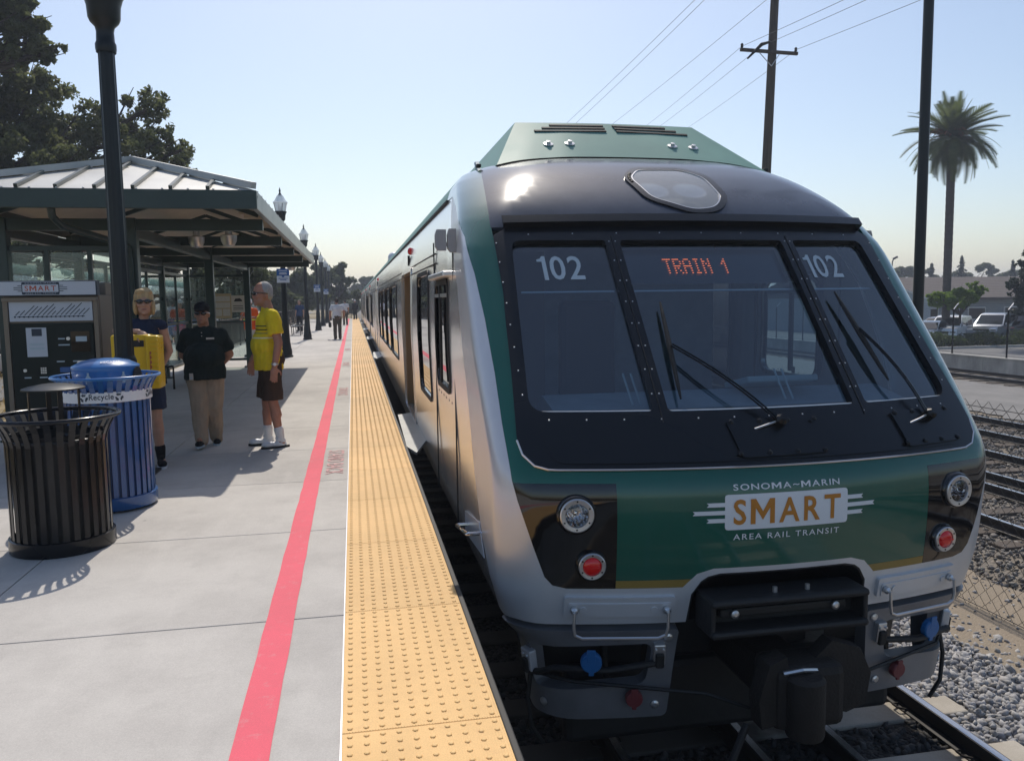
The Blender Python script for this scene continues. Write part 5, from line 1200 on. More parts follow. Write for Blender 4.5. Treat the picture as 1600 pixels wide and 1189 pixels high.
def person(label, loc, face, H, skin, J, g, wear, vox=.009, group=None, build=None):
    """J: joints for a 1.75 m figure looking along +Y; g: girths"""
    t = thing('person', label, 'person', loc, face, group); k = H/1.75
    S = lambda p: Vector(p)*k
    j = dict(pel=(0, 0, .95), waist=(0, .0, 1.1), chest=(0, .0, 1.3), neck=(0, -.01, 1.47), head=(0, .03, 1.635),
             sl=(-.19, -.01, 1.42), sr=(.19, -.01, 1.42), el=(-.235, -.03, 1.13), er=(.235, -.03, 1.13), wl=(-.24, .04, .88), wr=(.24, .04, .88),
             hl=(-.09, 0, .92), hr=(.09, 0, .92), kl=(-.1, .02, .5), kr=(.1, .02, .5), al=(-.1, -.02, .09), ar=(.1, -.02, .09), tl=(-.12, .14, .03), tr=(.12, .14, .03),
             hdl=(0, .1, -1), hdr=(0, .1, -1), upl=(-1, 0, 0), upr=(1, 0, 0), curl=.5)
    j.update(J); jj = {a: (S(b) if isinstance(b, tuple) and a not in ('hdl', 'hdr', 'upl', 'upr') else b) for a, b in j.items()}
    G = dict(belly=.0, chest=.155, hips=.16, arm=1.0, leg=1.0, neck=.055, sh=.0); G.update(g)
    sm = SK[skin]; hd = jj['head']; hr = Matrix.Rotation(j.get('turn', 0), 3, 'Z'); hk = k*1.07; hx = lambda p: hd+hr @ (Vector(p)*hk)
    B = []
    B += [ell(jj['pel'], (G['hips']*k, .115*k, .12*k)), ell(jj['waist']+Vector((0, .02*k+G['belly']*.4*k, 0)), ((.135+G['belly'])*k, (.1+G['belly'])*k, .15*k)), ell(jj['chest'], (G['chest']*k, .11*k, .17*k)),
          cap(jj['neck']-Vector((0, 0, .05*k)), jj['sl'], .058*k, .05*k), cap(jj['neck']-Vector((0, 0, .05*k)), jj['sr'], .058*k, .05*k), cap(jj['chest']+Vector((0, 0, .08*k)), jj['neck'], .09*k, G['neck']*k), cap(jj['neck'], hx((0, -.02, -.05)), G['neck']*k, G['neck']*.95*k)]
    B += [ell(hx((0, 0, .02)), (.074*hk, .092*hk, .105*hk), hr), ell(hx((0, .025, -.055)), (.056*hk, .062*hk, .06*hk), hr), ell(hx((0, .085, -.012)), (.0125*k, .022*k, .026*k), hr), ell(hx((0, .096, -.028)), (.017*k, .015*k, .012*k), hr),
          ell(hx((0, .083, -.062)), (.028*k, .014*k, .016*k), hr), ell(hx((0, .072, -.095)), (.026*k, .022*k, .018*k), hr), ell(hx((-.034, .075, -.02)), (.026*k, .018*k, .022*k), hr), ell(hx((.034, .075, -.02)), (.026*k, .018*k, .022*k), hr)]
    for s in (-1, 1): B.append(ell(hx((s*.076, -.005, -.012)), (.011*k, .02*k, .032*k), hr))
    for s, L in ((-1, 'l'), (1, 'r')):
        a = G['arm']; B += [cap(jj['s'+L], jj['e'+L], .052*k*a, .041*k*a), cap(jj['e'+L], jj['w'+L], .042*k*a, .027*k*a)]
        B += hand(jj['w'+L], j['hd'+L], j['up'+L], -s if j.get('flip'+L) else s, j['curl'], size=k, spread=.4)
        lg = G['leg']; B += [cap(jj['h'+L], jj['k'+L], .083*k*lg, .056*k*lg), cap(jj['k'+L], jj['k'+L].lerp(jj['a'+L], .35)+Vector((0, -.012*k, 0)), .054*k*lg, .056*k*lg), cap(jj['k'+L].lerp(jj['a'+L], .3), jj['a'+L], .054*k*lg, .036*k*lg),
                             cap(jj['a'+L]-Vector((0, .02*k, .035*k)), jj['t'+L], .034*k, .026*k)]
    fuse('body', B, sm, t, vox)
    lip = pm('lip', (.28, .09, .08), .5); fuse('mouth', [ell(hx((0, .094, -.06)), (.024*k, .008*k, .006*k), hr)], lip, t, .004, 1)
    for s in (-1, 1):
        MB().add(*ell(hx((s*.031, .078, .008)), (.012*k, .01*k, .008*k), hr)).build('eye', M['white'], t, True, local=True)
        MB().add(*ell(hx((s*.031, .0865, .008)), (.005*k, .003*k, .005*k), hr)).build('pupil', M['rubber'], t, True, local=True)
    for w in wear: w(t, jj, k, G, hx, hr, vox)
    return t
def top(c, name='shirt', sleeve=.62, hem=.86, loose=.018, stripes=None, collar=True):
    def f(t, j, k, G, hx, hr, vox):
        lo = loose*k; P = [ell(j['chest'], ((G['chest']+.01)*k+lo, .115*k+lo, .19*k)), ell(j['waist']+Vector((0, .02*k+G['belly']*.4*k, 0)), ((.14+G['belly'])*k+lo, (.105+G['belly'])*k+lo, .2*k)), cap(j['neck']-Vector((0, 0, .05*k)), j['sl'], .06*k+lo*.5, .052*k+lo*.6), cap(j['neck']-Vector((0, 0, .05*k)), j['sr'], .06*k+lo*.5, .052*k+lo*.6)]
        hb = j['pel']+Vector((0, .01*k+G['belly']*.2*k, (hem-.95)*k)); n = 20; V = []
        for z, q in ((0, .97), (.12*k, 1.0), (.2*k, .94)):
            for i in range(n): a = 2*math.pi*i/n; w = 1+.03*math.sin(a*5+z*9); V.append(hb+Vector((((G['hips']+G['belly']*.2+.006)*k+lo)*q*w*math.cos(a), ((.112+G['belly']*.62)*k+lo)*q*w*math.sin(a), z)))
        F = [(jx*n+i, jx*n+(i+1) % n, (jx+1)*n+(i+1) % n, (jx+1)*n+i) for jx in range(2) for i in range(n)]+[tuple(range(n-1, -1, -1)), tuple(2*n+i for i in range(n))]; P.append((V, F))
        if sleeve > 0:
            for L in 'lr':
                e = j['s'+L].lerp(j['e'+L], min(1, sleeve)); P.append(flatcap(j['s'+L], e, (.05*k*G['arm'] if sleeve > .3 else .035*k)+lo, .05*k*G['arm']+lo*1.25))
                if sleeve > 1: P.append(cap(j['e'+L], j['e'+L].lerp(j['w'+L], .92), .05*k*G['arm']+lo, .036*k+lo))
        if collar: P.append(cap(j['neck']+Vector((0, .005, -.045*k)), j['neck']+Vector((0, .01, .0)), .08*k, .062*k+.004))
        fuse(name, P, c, t, vox, 4, fold=.011)
        if collar and vox < .012:
            cl = MB()
            for s in (-1, 1): cl.prism([(0, 0), (.06*k, .035*k), (.075*k, -.005*k), (.03*k, -.045*k)], lambda a, b, h: j['neck']+Vector((s*(a*.75), .072*k-a*.35+h, -.035*k+b)), .008)
            cl.build('collar', c, t, local=True)
    return f
def legs(c, name='trousers', to=1.0, loose=.016, flare=0.0):
    def f(t, j, k, G, hx, hr, vox):
        lo = loose*k; P = [ell(j['pel'], (G['hips']*k+lo, (.12+G['belly']*.5)*k+lo, .13*k))]
        for L in 'lr':
            lg = G['leg']
            if to <= .55:
                e = j['h'+L].lerp(j['k'+L], min(1.0, to/.5)); P.append(flatcap(j['h'+L], e, .088*k*lg+lo, .078*k*lg+lo+flare))
            else:
                P += [cap(j['h'+L], j['k'+L], .09*k*lg+lo, .064*k*lg+lo), cap(j['k'+L], j['a'+L]+Vector((0, 0, -.02)), .064*k*lg+lo, .056*k+lo)]
        fuse(name, P, c, t, vox, 4, fold=.011)
    return f
def shoes(c, sole=None, sock=None, sockh=.14):
    def f(t, j, k, G, hx, hr, vox):
        for L in 'lr':
            a = j['a'+L]; d = (j['t'+L]-a); d.z = 0; d.normalize(); up = Vector((0, 0, 1)); q = Matrix((up.cross(d)*-1, d, up)).transposed()
            P = [cap(a+Vector((0, 0, -.015))-d*.02, a+d*.02+Vector((0, 0, .012)), .04*k, .036*k), ell(a+d*.13*k-up*.045*k, (.046*k, .075*k, .035*k), q), ell(a+d*.03*k-up*.05*k, (.042*k, .1*k, .036*k), q)]
            s = fuse('shoe', P, c, t, min(vox, .007), 3)
            MB().prism([(.046*k*math.cos(x)*(1.05 if math.sin(x) > 0 else .85), .155*k*math.sin(x)+.055*k) for x in np.linspace(0, 2*math.pi, 21)[:-1]], lambda u, v, h: a+q @ Vector((u, v, -(a.z-.003) if False else -.088*k+h)), .022*k).build('sole', sole or M['rubber'], s, local=True)
            if sock: fuse('sock', [cap(a-d*.005, a+Vector((0, 0, sockh*k)).lerp((j['k'+L]-a).normalized()*sockh*k, .8), .042*k, .053*k)], sock, t, .009, 2)
    return f
def hair(c, style='short'):
    def f(t, j, k, G, hx, hr, vox):
        k = k*1.07
        if style == 'short': P = [ell(hx((0, -.02, .042)), (.079*k, .085*k, .09*k), hr), ell(hx((0, -.052, .0)), (.073*k, .05*k, .07*k), hr)]
        else: P = [ell(hx((0, -.012, .05)), (.088*k, .1*k, .095*k), hr), ell(hx((0, -.045, -.03)), (.09*k, .07*k, .1*k), hr), ell(hx((-.072, -.005, -.03)), (.022*k, .045*k, .08*k), hr), ell(hx((.072, -.005, -.03)), (.022*k, .045*k, .08*k), hr), ell(hx((.025, .05, .1)), (.05*k, .035*k, .026*k), hr), ell(hx((-.04, .045, .095)), (.04*k, .03*k, .026*k), hr)]
        fuse('hair', P, c, t, .007, 2, fold=.009 if style != 'short' else .004)
    return f
def cap_hat(c):
    def f(t, j, k, G, hx, hr, vox):
        k = k*1.08
        fuse('cap', [ell(hx((0, -.005, .07)), (.087*k, .1*k, .075*k), hr), ell(hx((0, .1, .045)), (.07*k, .065*k, .012*k), hr), ell(hx((0, -.03, .03)), (.082*k, .075*k, .05*k), hr)], c, t, .007, 3)
    return f
def shades():
    def f(t, j, k, G, hx, hr, vox):
        g = MB(); k = k*1.07
        for s in (-1, 1):
            g.add(*ell(hx((s*.034, .098, .012)), (.03*k, .012*k, .021*k), hr @ Matrix.Rotation(-s*.25, 3, 'Z'))); g.tube([hx((s*.062, .085, .016)), hx((s*.079, .04, .014)), hx((s*.081, -.02, .008))], .005*k, 6)
        g.tube([hx((-.02, .104, .016)), hx((.02, .104, .016))], .005*k, 6); g.build('sunglasses', M['panelblack'], t, True, local=True)
    return f
def bit(fn):
    def f(t, j, k, G, hx, hr, vox): fn(t, j, k, hx)
    return f
def stripe_mat(n, c, bands):
    m = pm(n, c, .85, var=.12, scale=8, bump=.5, bscale=9, spec=.2); nn = m.node_tree.nodes; l = m.node_tree.links; b = nn['Principled BSDF']
    src = b.inputs['Base Color'].links[0].from_socket; tc = nn.new('ShaderNodeTexCoord'); sp = nn.new('ShaderNodeSeparateXYZ'); l.new(tc.outputs['Object'], sp.inputs[0])
    for z, h, cc in bands:
        mt = nn.new('ShaderNodeMath'); mt.operation = 'COMPARE'; mt.inputs[1].default_value = z; mt.inputs[2].default_value = h/2; l.new(sp.outputs[2], mt.inputs[0])
        ab = nn.new('ShaderNodeMath'); ab.operation = 'ABSOLUTE'; l.new(sp.outputs[0], ab.inputs[0]); ls = nn.new('ShaderNodeMath'); ls.operation = 'LESS_THAN'; ls.inputs[1].default_value = .215; l.new(ab.outputs[0], ls.inputs[0]); mm = nn.new('ShaderNodeMath'); mm.operation = 'MULTIPLY'; l.new(mt.outputs[0], mm.inputs[0]); l.new(ls.outputs[0], mm.inputs[1]); mt = mm
        mx = nn.new('ShaderNodeMix'); mx.data_type = 'RGBA'; l.new(mt.outputs[0], mx.inputs[0]); l.new(src, mx.inputs[6]); mx.inputs[7].default_value = (*cc, 1); src = mx.outputs[2]
    l.new(src, b.inputs['Base Color']); return m
# man in the yellow polo shirt, seen from his left side
polo = stripe_mat('yellow_polo', (.78, .58, .02), [(1.365, .012, (.03, .04, .03)), (1.325, .012, (.03, .04, .03)), (1.285, .012, (.3, .28, .08)), (1.235, .012, (.75, .74, .6))])
brownc = cloth('brown_cotton', (.06, .037, .025)); whitec = cloth('white_cotton', (.72, .72, .72), .06); wsh = pm('white_leather', (.7, .71, .73), .4, var=.06, scale=20)
def watch(t, j, k, hx):
    MB().lathe([(.036*k, -.012), (.038*k, 0), (.036*k, .012)], 14, j['wl']+Vector((0, -.005, .03*k))).build('watch_strap', M['alu'], t, True, local=True)
    MB().lathe([(.018, 0), (.018, .008), (0, .009)], 14, j['wl']+Vector((-.036*k, 0, .03*k)), Matrix.Rotation(R(-90), 3, 'Y')).build('watch_face', M['white'], t, local=True)
person('grey haired man in a yellow striped polo shirt, brown shorts and white sneakers', (-.93, 9.46, 0), R(100), 1.83, 'tan',
       dict(sl=(-.2, -.02, 1.41), el=(-.245, -.07, 1.13), wl=(-.25, -.02, .88), er=(.24, .04, 1.13), wr=(.25, .18, .92), hl=(-.085, 0, .92), al=(-.11, -.06, .09), tl=(-.14, .1, .03), kl=(-.1, .0, .5), ar=(.1, .05, .09), tr=(.12, .21, .03), kr=(.1, .05, .5), neck=(0, .0, 1.47), head=(0, .05, 1.635), turn=R(16), hdl=(-.05, .12, -1), upl=(-1, .1, 0), curl=.35),
       dict(belly=.035, chest=.17, hips=.165, arm=1.08, neck=.06),
       [top(polo, 'polo_shirt', .68, .84, .022), legs(brownc, 'shorts', .48, .02, .012), shoes(wsh, M['rubber'], whitec, .11), hair(pm('white_grey_hair', (.36, .35, .34), .8, var=.2, scale=60), 'short'), shades(), bit(watch)], .0075)
# station employee walking towards the camera
dkgreen = cloth('dark_green_polo', (.012, .022, .02)); khaki = cloth('khaki_cotton', (.4, .31, .22), .12); blk = cloth('black_cotton', (.012, .012, .014))
def badge(t, j, k, hx):
    b = MB().box(j['pel']+Vector((.135*k, .185*k, -.075*k)), (.045, .008, .075), Matrix.Rotation(-.3, 3, 'Z'), .002).build('id_badge', M['paper'], t, local=True)
    MB().box(j['pel']+Vector((.135*k, .19*k, -.09*k)), (.025, .005, .02), Matrix.Rotation(-.3, 3, 'Z')).build('badge_photo', M['numgrey'], b, local=True)
    MB().box(j['chest']+Vector((-.1*k, .168*k, .03*k)), (.085, .006, .02), Matrix.Rotation(.25, 3, 'Z')).build('name_tag', M['paper'], t, local=True)
    for z in (.1, .06): MB().lathe([(.006, 0), (.004, .004), (0, .004)], 8, j['chest']+Vector((0, .145*k, z*k)), Matrix.Rotation(R(-90), 3, 'X')).build('button', M['paper'], t, local=True)
person('station employee in a black cap, dark polo shirt and khaki trousers, hands behind the back', (-1.67, 9.72, 0), R(180), 1.62, 'brown',
       dict(el=(-.275, -.11, 1.12), er=(.275, -.11, 1.12), wl=(-.12, -.24, .95), wr=(.12, -.24, .97), hdl=(1, -.1, -.2), hdr=(-1, -.1, -.2), upl=(0, -1, 0), upr=(0, -1, 0), sl=(-.2, -.02, 1.37), sr=(.2, -.02, 1.37), head=(0, .05, 1.62),
            hl=(-.095, 0, .92), hr=(.095, 0, .92), kr=(.07, .1, .5), ar=(.05, .2, .12), tr=(.06, .33, .13), kl=(-.085, .03, .5), al=(-.07, -.12, .09), tl=(-.1, .03, .03), turn=R(0)),
       dict(belly=.085, chest=.2, hips=.2, arm=1.25, leg=1.32, neck=.068),
       [top(dkgreen, 'polo_shirt', .75, .83, .024), legs(khaki, 'trousers', 1.0, .02), shoes(blk, M['numgrey']), hair(pm('dark_hair', (.02, .016, .014), .7), 'short'), cap_hat(blk), shades(), bit(badge)], .0085)
# woman behind the lamp post, one arm over the yellow box
navyc = cloth('navy_cotton', (.022, .032, .065)); blond = pm('blond_hair', (.5, .35, .17), .6, var=.35, scale=30, stretch=(1, 1, .2))
person('blond woman in sunglasses, navy top and shorts, leaning an arm over the yellow box', (-2.06, 8.62, 0), R(168), 1.75, 'fair',
       dict(sr=(.185, .0, 1.42), er=(.1, .3, 1.37), wr=(-.16, .4, 1.365), hdr=(-.8, .15, -.55), upr=(.2, .5, 1), head=(-.05, .03, 1.635), neck=(-.02, -.01, 1.47), sl=(-.185, -.03, 1.41), el=(-.2, -.14, 1.15), wl=(-.08, -.16, .95), kl=(-.11, .03, .5), al=(-.12, .0, .09), tl=(-.19, .13, .03), turn=R(24), curl=.9),
       dict(hips=.165, chest=.15, arm=.92, neck=.048),
       [top(navyc, 'top', .12, .88, .012, collar=False), legs(navyc, 'shorts', .4, .018, .01), shoes(blk, M['white'], blk, .1), hair(blond, 'bob'), shades()], .0075)
# people farther along the platform
greyt = cloth('grey_brown_trousers', (.09, .08, .065)); pale = cloth('pale_shirt', (.66, .68, .72), .05)
def bag(t, j, k, hx):
    h = j['wl']+Vector((0, .02, -.1)); b = MB().box(h+Vector((0, 0, -.17)), (.12, .34, .24), b=.05).build('bag', M['rubber'], t, local=True); MB().tube([h+Vector((0, -.1, -.06)), h+Vector((0, -.06, .01)), h+Vector((0, .06, .01)), h+Vector((0, .1, -.06))], .012, 6).build('bag_handle', M['rubber'], b, local=True)
person('man in a white short sleeved shirt walking away with a black bag', (-.69, 36.1, 0), R(4), 1.76, 'tan',
       dict(el=(-.29, -.04, 1.14), wl=(-.31, .0, .9), er=(.31, -.06, 1.15), wr=(.28, .1, .98), kl=(-.1, .03, .5), kr=(.1, .02, .5), hdl=(0, 0, -1)), dict(belly=.05, chest=.185, hips=.175, arm=1.15), [top(pale, 'shirt', .7, .9, .02), legs(greyt), shoes(blk), hair(pm('brown_hair', (.04, .025, .018), .7), 'short'), bit(bag)], .014)
person('man in dark clothes and a pale hat beside the train at the platform end', (.18, 76, 0), R(15), 1.76, 'tan', {}, dict(belly=.02), [top(blk, 'jacket', 2, .82, .02), legs(blk), shoes(blk), cap_hat(whitec)], .02)
orangec = stripe_mat('orange_vest', (.8, .12, .02), [(1.12, .05, (.7, .75, .1)), (1.2, .03, (.6, .6, .55))]); palet = cloth('pale_trousers', (.5, .47, .42), .1)
person('worker in an orange safety vest and pale trousers seen through the shelter glass', (-3.05, 25.6, 0), R(150), 1.72, 'tan', dict(er=(.3, .05, 1.15), wr=(.15, .2, 1.25), hdr=(-.5, .4, .6)), dict(belly=.03), [top(orangec, 'vest', .6, .84, .025), legs(palet), shoes(blk), cap_hat(whitec)], .014)
bluec = cloth('blue_shirt', (.03, .06, .14))
person('person in a blue top standing beyond the benches by the railing', (-2.95, 47.2, 0), R(160), 1.72, 'fair', {}, {}, [top(bluec, 'shirt', .7, .86, .02), legs(blk), shoes(blk), hair(pm('brown_hair', (.04, .025, .018), .7), 'short')], .02)
person('person in a pale top almost hidden behind the walking man', (-.55, 58, 0), R(10), 1.74, 'fair', {}, {}, [top(pale, 'shirt', .7, .86, .02), legs(greyt), shoes(blk), hair(pm('dark_hair', (.02, .016, .014), .7), 'short')], .02)
# ---------------------------------------------------------------- foliage
M['oak'] = leafmat('oak_leaves', (.07, .088, .033), (.165, .18, .075))
M['oakfar'] = leafmat('far_leaves', (.06, .075, .038), (.13, .15, .075))
M['conifer'] = leafmat('conifer_needles', (.012, .022, .012), (.03, .045, .022))
M['bright'] = leafmat('bright_leaves', (.09, .16, .02), (.22, .32, .05), .5, .6)
M['hedge'] = leafmat('hedge_leaves', (.03, .05, .012), (.08, .11, .03))
M['palmleaf'] = leafmat('palm_leaves', (.06, .085, .03), (.13, .155, .055))
M['fruit'] = pm('palm_fruit_stalks', (.3, .12, .05), .8, var=.4)
def leaves(pos, size, aspect=.55, droop=0.0):
    n = len(pos); s = size*rng.uniform(.6, 1.35, n); A = rot_rand(n); u = A[:, :, 0]; v = A[:, :, 1]; w_ = A[:, :, 2]
    u = u*s[:, None]; v = v*(s*aspect)[:, None]; w_ = w_*(s*.18)[:, None]
    V = np.stack([pos-u, pos-v+w_, pos+u, pos+v+w_], 1); F = np.arange(4*n).reshape(n, 4); return V.reshape(-1, 3), F
def clump_points(n, centers, radii, shell=.55, flat=.8):
    k = len(centers); C = np.array(centers, float); Rr = np.array(radii, float); wgt = Rr**2.2; idx = rng.choice(k, n, p=wgt/wgt.sum())
    d = rng.normal(size=(n, 3)); d /= np.linalg.norm(d, axis=1)[:, None]; r = rng.uniform(shell**3, 1, n)**(1/3)*(1+rng.normal(0, .10, n)); return C[idx]+d*(Rr[idx]*r)[:, None]*np.array([1, 1, flat])
def sub_clumps(cs, rs, per, f0=.22, f1=.42):
    C = []; Q = []
    for c, r in zip(cs, rs):
        for i in range(per):
            d = rng.normal(size=3); d /= np.linalg.norm(d); C.append(np.array(c)+d*r*rng.uniform(.35, .95)*np.array([1, 1, .8])); Q.append(r*rng.uniform(f0, f1))
    return C, Q
def tree(label, base, trunk_h, r0, lobes, nleaf, lsize, mat, group=None, per=9, cat='tree', lean=(0, 0), name='tree', f0=.22, f1=.42):
    """tapered trunk and limbs, crown of many leaves in clumps"""
    b = Vector(base); t = thing(name, label, cat, base, 0, group); tk = MB(); fork = b+Vector((lean[0], lean[1], trunk_h))
    tk.tube([b, b.lerp(fork, .3)+Vector((random.uniform(-.1, .1), 0, 0)), b.lerp(fork, .7), fork], [r0*1.25, r0, r0*.85, r0*.75], 9)
    for c, r in lobes:
        c = Vector(c); m1 = fork.lerp(c, .5)+Vector((random.uniform(-.3, .3)*r*.4, random.uniform(-.3, .3)*r*.4, r*.1)); tk.tube([fork-Vector((0, 0, r0)), m1, c], [r0*.55, r0*.32, r0*.14], 6)
        for i in range(4):
            d = Vector(rng.normal(size=3)); d.normalize(); tk.tube([m1.lerp(c, .5+.1*i), c+d*r*.85], [r0*.13, r0*.03], 4, False)
    tk.build('trunk', M['bark'], t, True)
    C, Q = sub_clumps([c for c, r in lobes], [r for c, r in lobes], per, f0, f1); V, F = leaves(clump_points(nleaf, C, Q, .3), lsize)
    link('crown', np_mesh('crown', V-np.array(b), F), M[mat], t); return t
def lob(Y, *pts): return [(at(x, y, Y+dy), r) for x, y, r, dy in pts]
tree('large dark oak behind the shelter, its ragged crown against the sky', (-15, 30, -.06), 3.2, .38,
     lob(30, (-40, 190, 2.6, 0), (40, 175, 1.9, 1), (40, 245, 1.9, -1), (105, 215, 1.9, 0), (150, 250, 1.7, 1), (110, 270, 1.6, -2), (185, 215, 1.4, 0), (215, 245, 1.3, -1), (232, 170, .95, 0), (250, 205, .75, 0), (262, 250, 1.05, 1), (284, 235, .62, 0), (20, 290, 2.0, 0), (70, 150, 1.2, 0), (10, 145, 1.4, 0), (-60, 300, 2.6, 0), (-120, 230, 3.0, 0), (215, 290, 1.3, 1), (270, 275, .8, 0)),
     66000, .08, 'oak', 'trees on the left', 17, lean=(.6, 0), f0=.14, f1=.27)
tree('tall oak at the left edge with a separate leafy bough above the others', (-17.5, 27, -.06), 6.0, .33,
     lob(27, (22, 35, 1.0, 0), (48, 25, .7, 0), (45, 65, .8, 0), (60, 82, .5, 0), (10, 75, .45, 0), (90, 78, .26, 0), (30, 100, .3, 0), (-30, 20, 1.5, 0), (-60, 90, 1.6, 1), (-15, -20, 1.2, 0)), 19000, .08, 'oak', 'trees on the left', 13, lean=(1, 0), f0=.16, f1=.3)
tree('shrubby tree seen through the glass at the left end of the shelter', (-11.5, 24, -.06), 1.4, .16, lob(24, (15, 380, .9, 0), (60, 400, .8, 0), (110, 410, .7, 0), (150, 430, .6, 0), (20, 440, .9, 0), (-40, 410, 1.2, 0)), 9000, .09, 'oakfar', 'trees on the left', 7)
tree('dark tree behind the far glass wall of the shelter', (-9.6, 38, -.06), 1.6, .2, lob(38, (225, 380, 1.3, 0), (270, 395, 1.4, 0), (320, 400, 1.4, 0), (365, 415, 1.3, 0), (240, 440, 1.6, 0), (300, 445, 1.8, 0), (360, 455, 1.5, 0)), 16000, .13, 'oakfar', 'trees on the left', 8)
i_ = 0
for (lb, Y, pts, n) in (('grey green tree right of the shelter posts above the railing', 62, ((405, 440, 1.6, 0), (425, 455, 1.8, 0), (395, 465, 1.8, 0), (450, 465, 1.5, 0)), 9000),
                        ('broad tree behind the second lamp post along the railing', 70, ((460, 445, 1.9, 0), (440, 460, 1.9, 0), (480, 450, 1.7, 0), (470, 470, 2.2, 0)), 9000),
                        ('tallest dark tree behind the farthest lamp posts', 82, ((520, 425, 1.7, 0), (505, 420, 1.2, 0), (535, 435, 1.3, 0), (512, 450, 2.2, 0), (538, 455, 1.5, 0), (497, 445, 1.6, 0), (546, 440, .7, 0)), 11000),
                        ('lone round tree near the vanishing point of the train', 150, ((566, 447, 2.0, 0), (575, 440, 1.6, 0), (560, 452, 1.5, 0), (578, 455, 1.8, 0)), 6000),
                        ('low bushy tree beyond the platform end', 105, ((548, 475, 1.5, 0), (538, 478, 1.5, 0), (560, 480, 1.2, 0)), 4000)):
    b = at(pts[0][0]+6, 480, Y); tree(lb, (b.x, Y, -.06), 2.0, .22, lob(Y, *pts), n, .16 if Y < 100 else .24, 'oakfar', 'trees beyond the platform end', 7)
tl = [(at(x, 474, 190+random.uniform(-15, 15)), random.uniform(3, 5.5)) for x in range(380, 560, 14)]
C, Q = sub_clumps([c for c, r in tl], [r for c, r in tl], 8); V, F = leaves(clump_points(16000, C, Q, .3), .4); tag(link('far_woods', np_mesh('far_woods', V, F), M['oakfar']), kind='stuff')

# ---------------------------------------------------------------- right side: wall, fence, lot
wl = thing('concrete_wall', 'low stained concrete wall beyond the sidings', 'wall', (25, 30, -1.54))
M['oldconc'] = pm('stained_concrete', (.4, .38, .34), .9, var=.45, scale=1.2, bump=.2, stretch=(1, 1, .35))
for i in range(14): MB().box((25, 12+i*3.0, -1.26), (.25, 2.985, .58), b=.012).build('wall_panel', M['oldconc'], wl)
MB().box((25, 31.5, -.955), (.32, 42, .06), b=.01).build('coping', M['oldconc'], wl)
bf = thing('security_fence', 'dark mesh security fence with barbed wire on the concrete wall', 'fence', (25, 30, -.92))
for y in np.arange(12.7, 54, 2.95):
    MB().tube([(25, y, -1.0), (25, y, .95)], .035, 8).build('fence_post', M['black'], bf); MB().tube([(25, y, .95), (25.22, y, 1.2)], .018, 6).build('wire_arm', M['alu'], bf)
for z, x in ((1.0, 25.04), (1.08, 25.12), (1.17, 25.2)): MB().tube([(x, 12, z), (x, 54, z)], .004, 4).build('barbed_wire', M['wire'], bf)
for z in (.93, -.85): MB().tube([(25, 12, z), (25, 54, z)], .006, 4).build('mesh_wire', M['wire'], bf)
fm2 = MB()
for y in np.arange(22, 40, .12):
    fm2.add([(25.004, y, -.9), (25.004, y+.004, -.9), (25.004, y+1.8, .93), (25.004, y+1.804, .93)], [(0, 1, 3, 2)]); fm2.add([(24.996, y, -.9), (24.996, y+.004, -.9), (24.996, y-1.8, .93), (24.996, y-1.796, .93)], [(0, 1, 3, 2)])
tag(fm2.build('wire_mesh', M['wire'], bf), kind='stuff')
kb = tag(MB().box((41, 40.6, -1.48), (26, .18, .16), b=.02).build('kerb', M['curb']), kind='structure')
hpos = np.stack([rng.uniform(29, 54, 30000), 42.2+rng.normal(0, .42, 30000), -1.5+np.abs(rng.normal(.55, .3, 30000))], 1); hpos = hpos[hpos[:, 2] < -.86+.18*np.sin(hpos[:, 0]*2.1)+.1*np.sin(hpos[:, 0]*5.3)]
V, F = leaves(hpos, .07); hg = thing('hedge', 'low clipped hedge in front of the parked cars', 'hedge', (41, 42.2, -1.52)); link('foliage', np_mesh('foliage', V-np.array([41, 42.2, -1.52]), F), M['hedge'], hg)
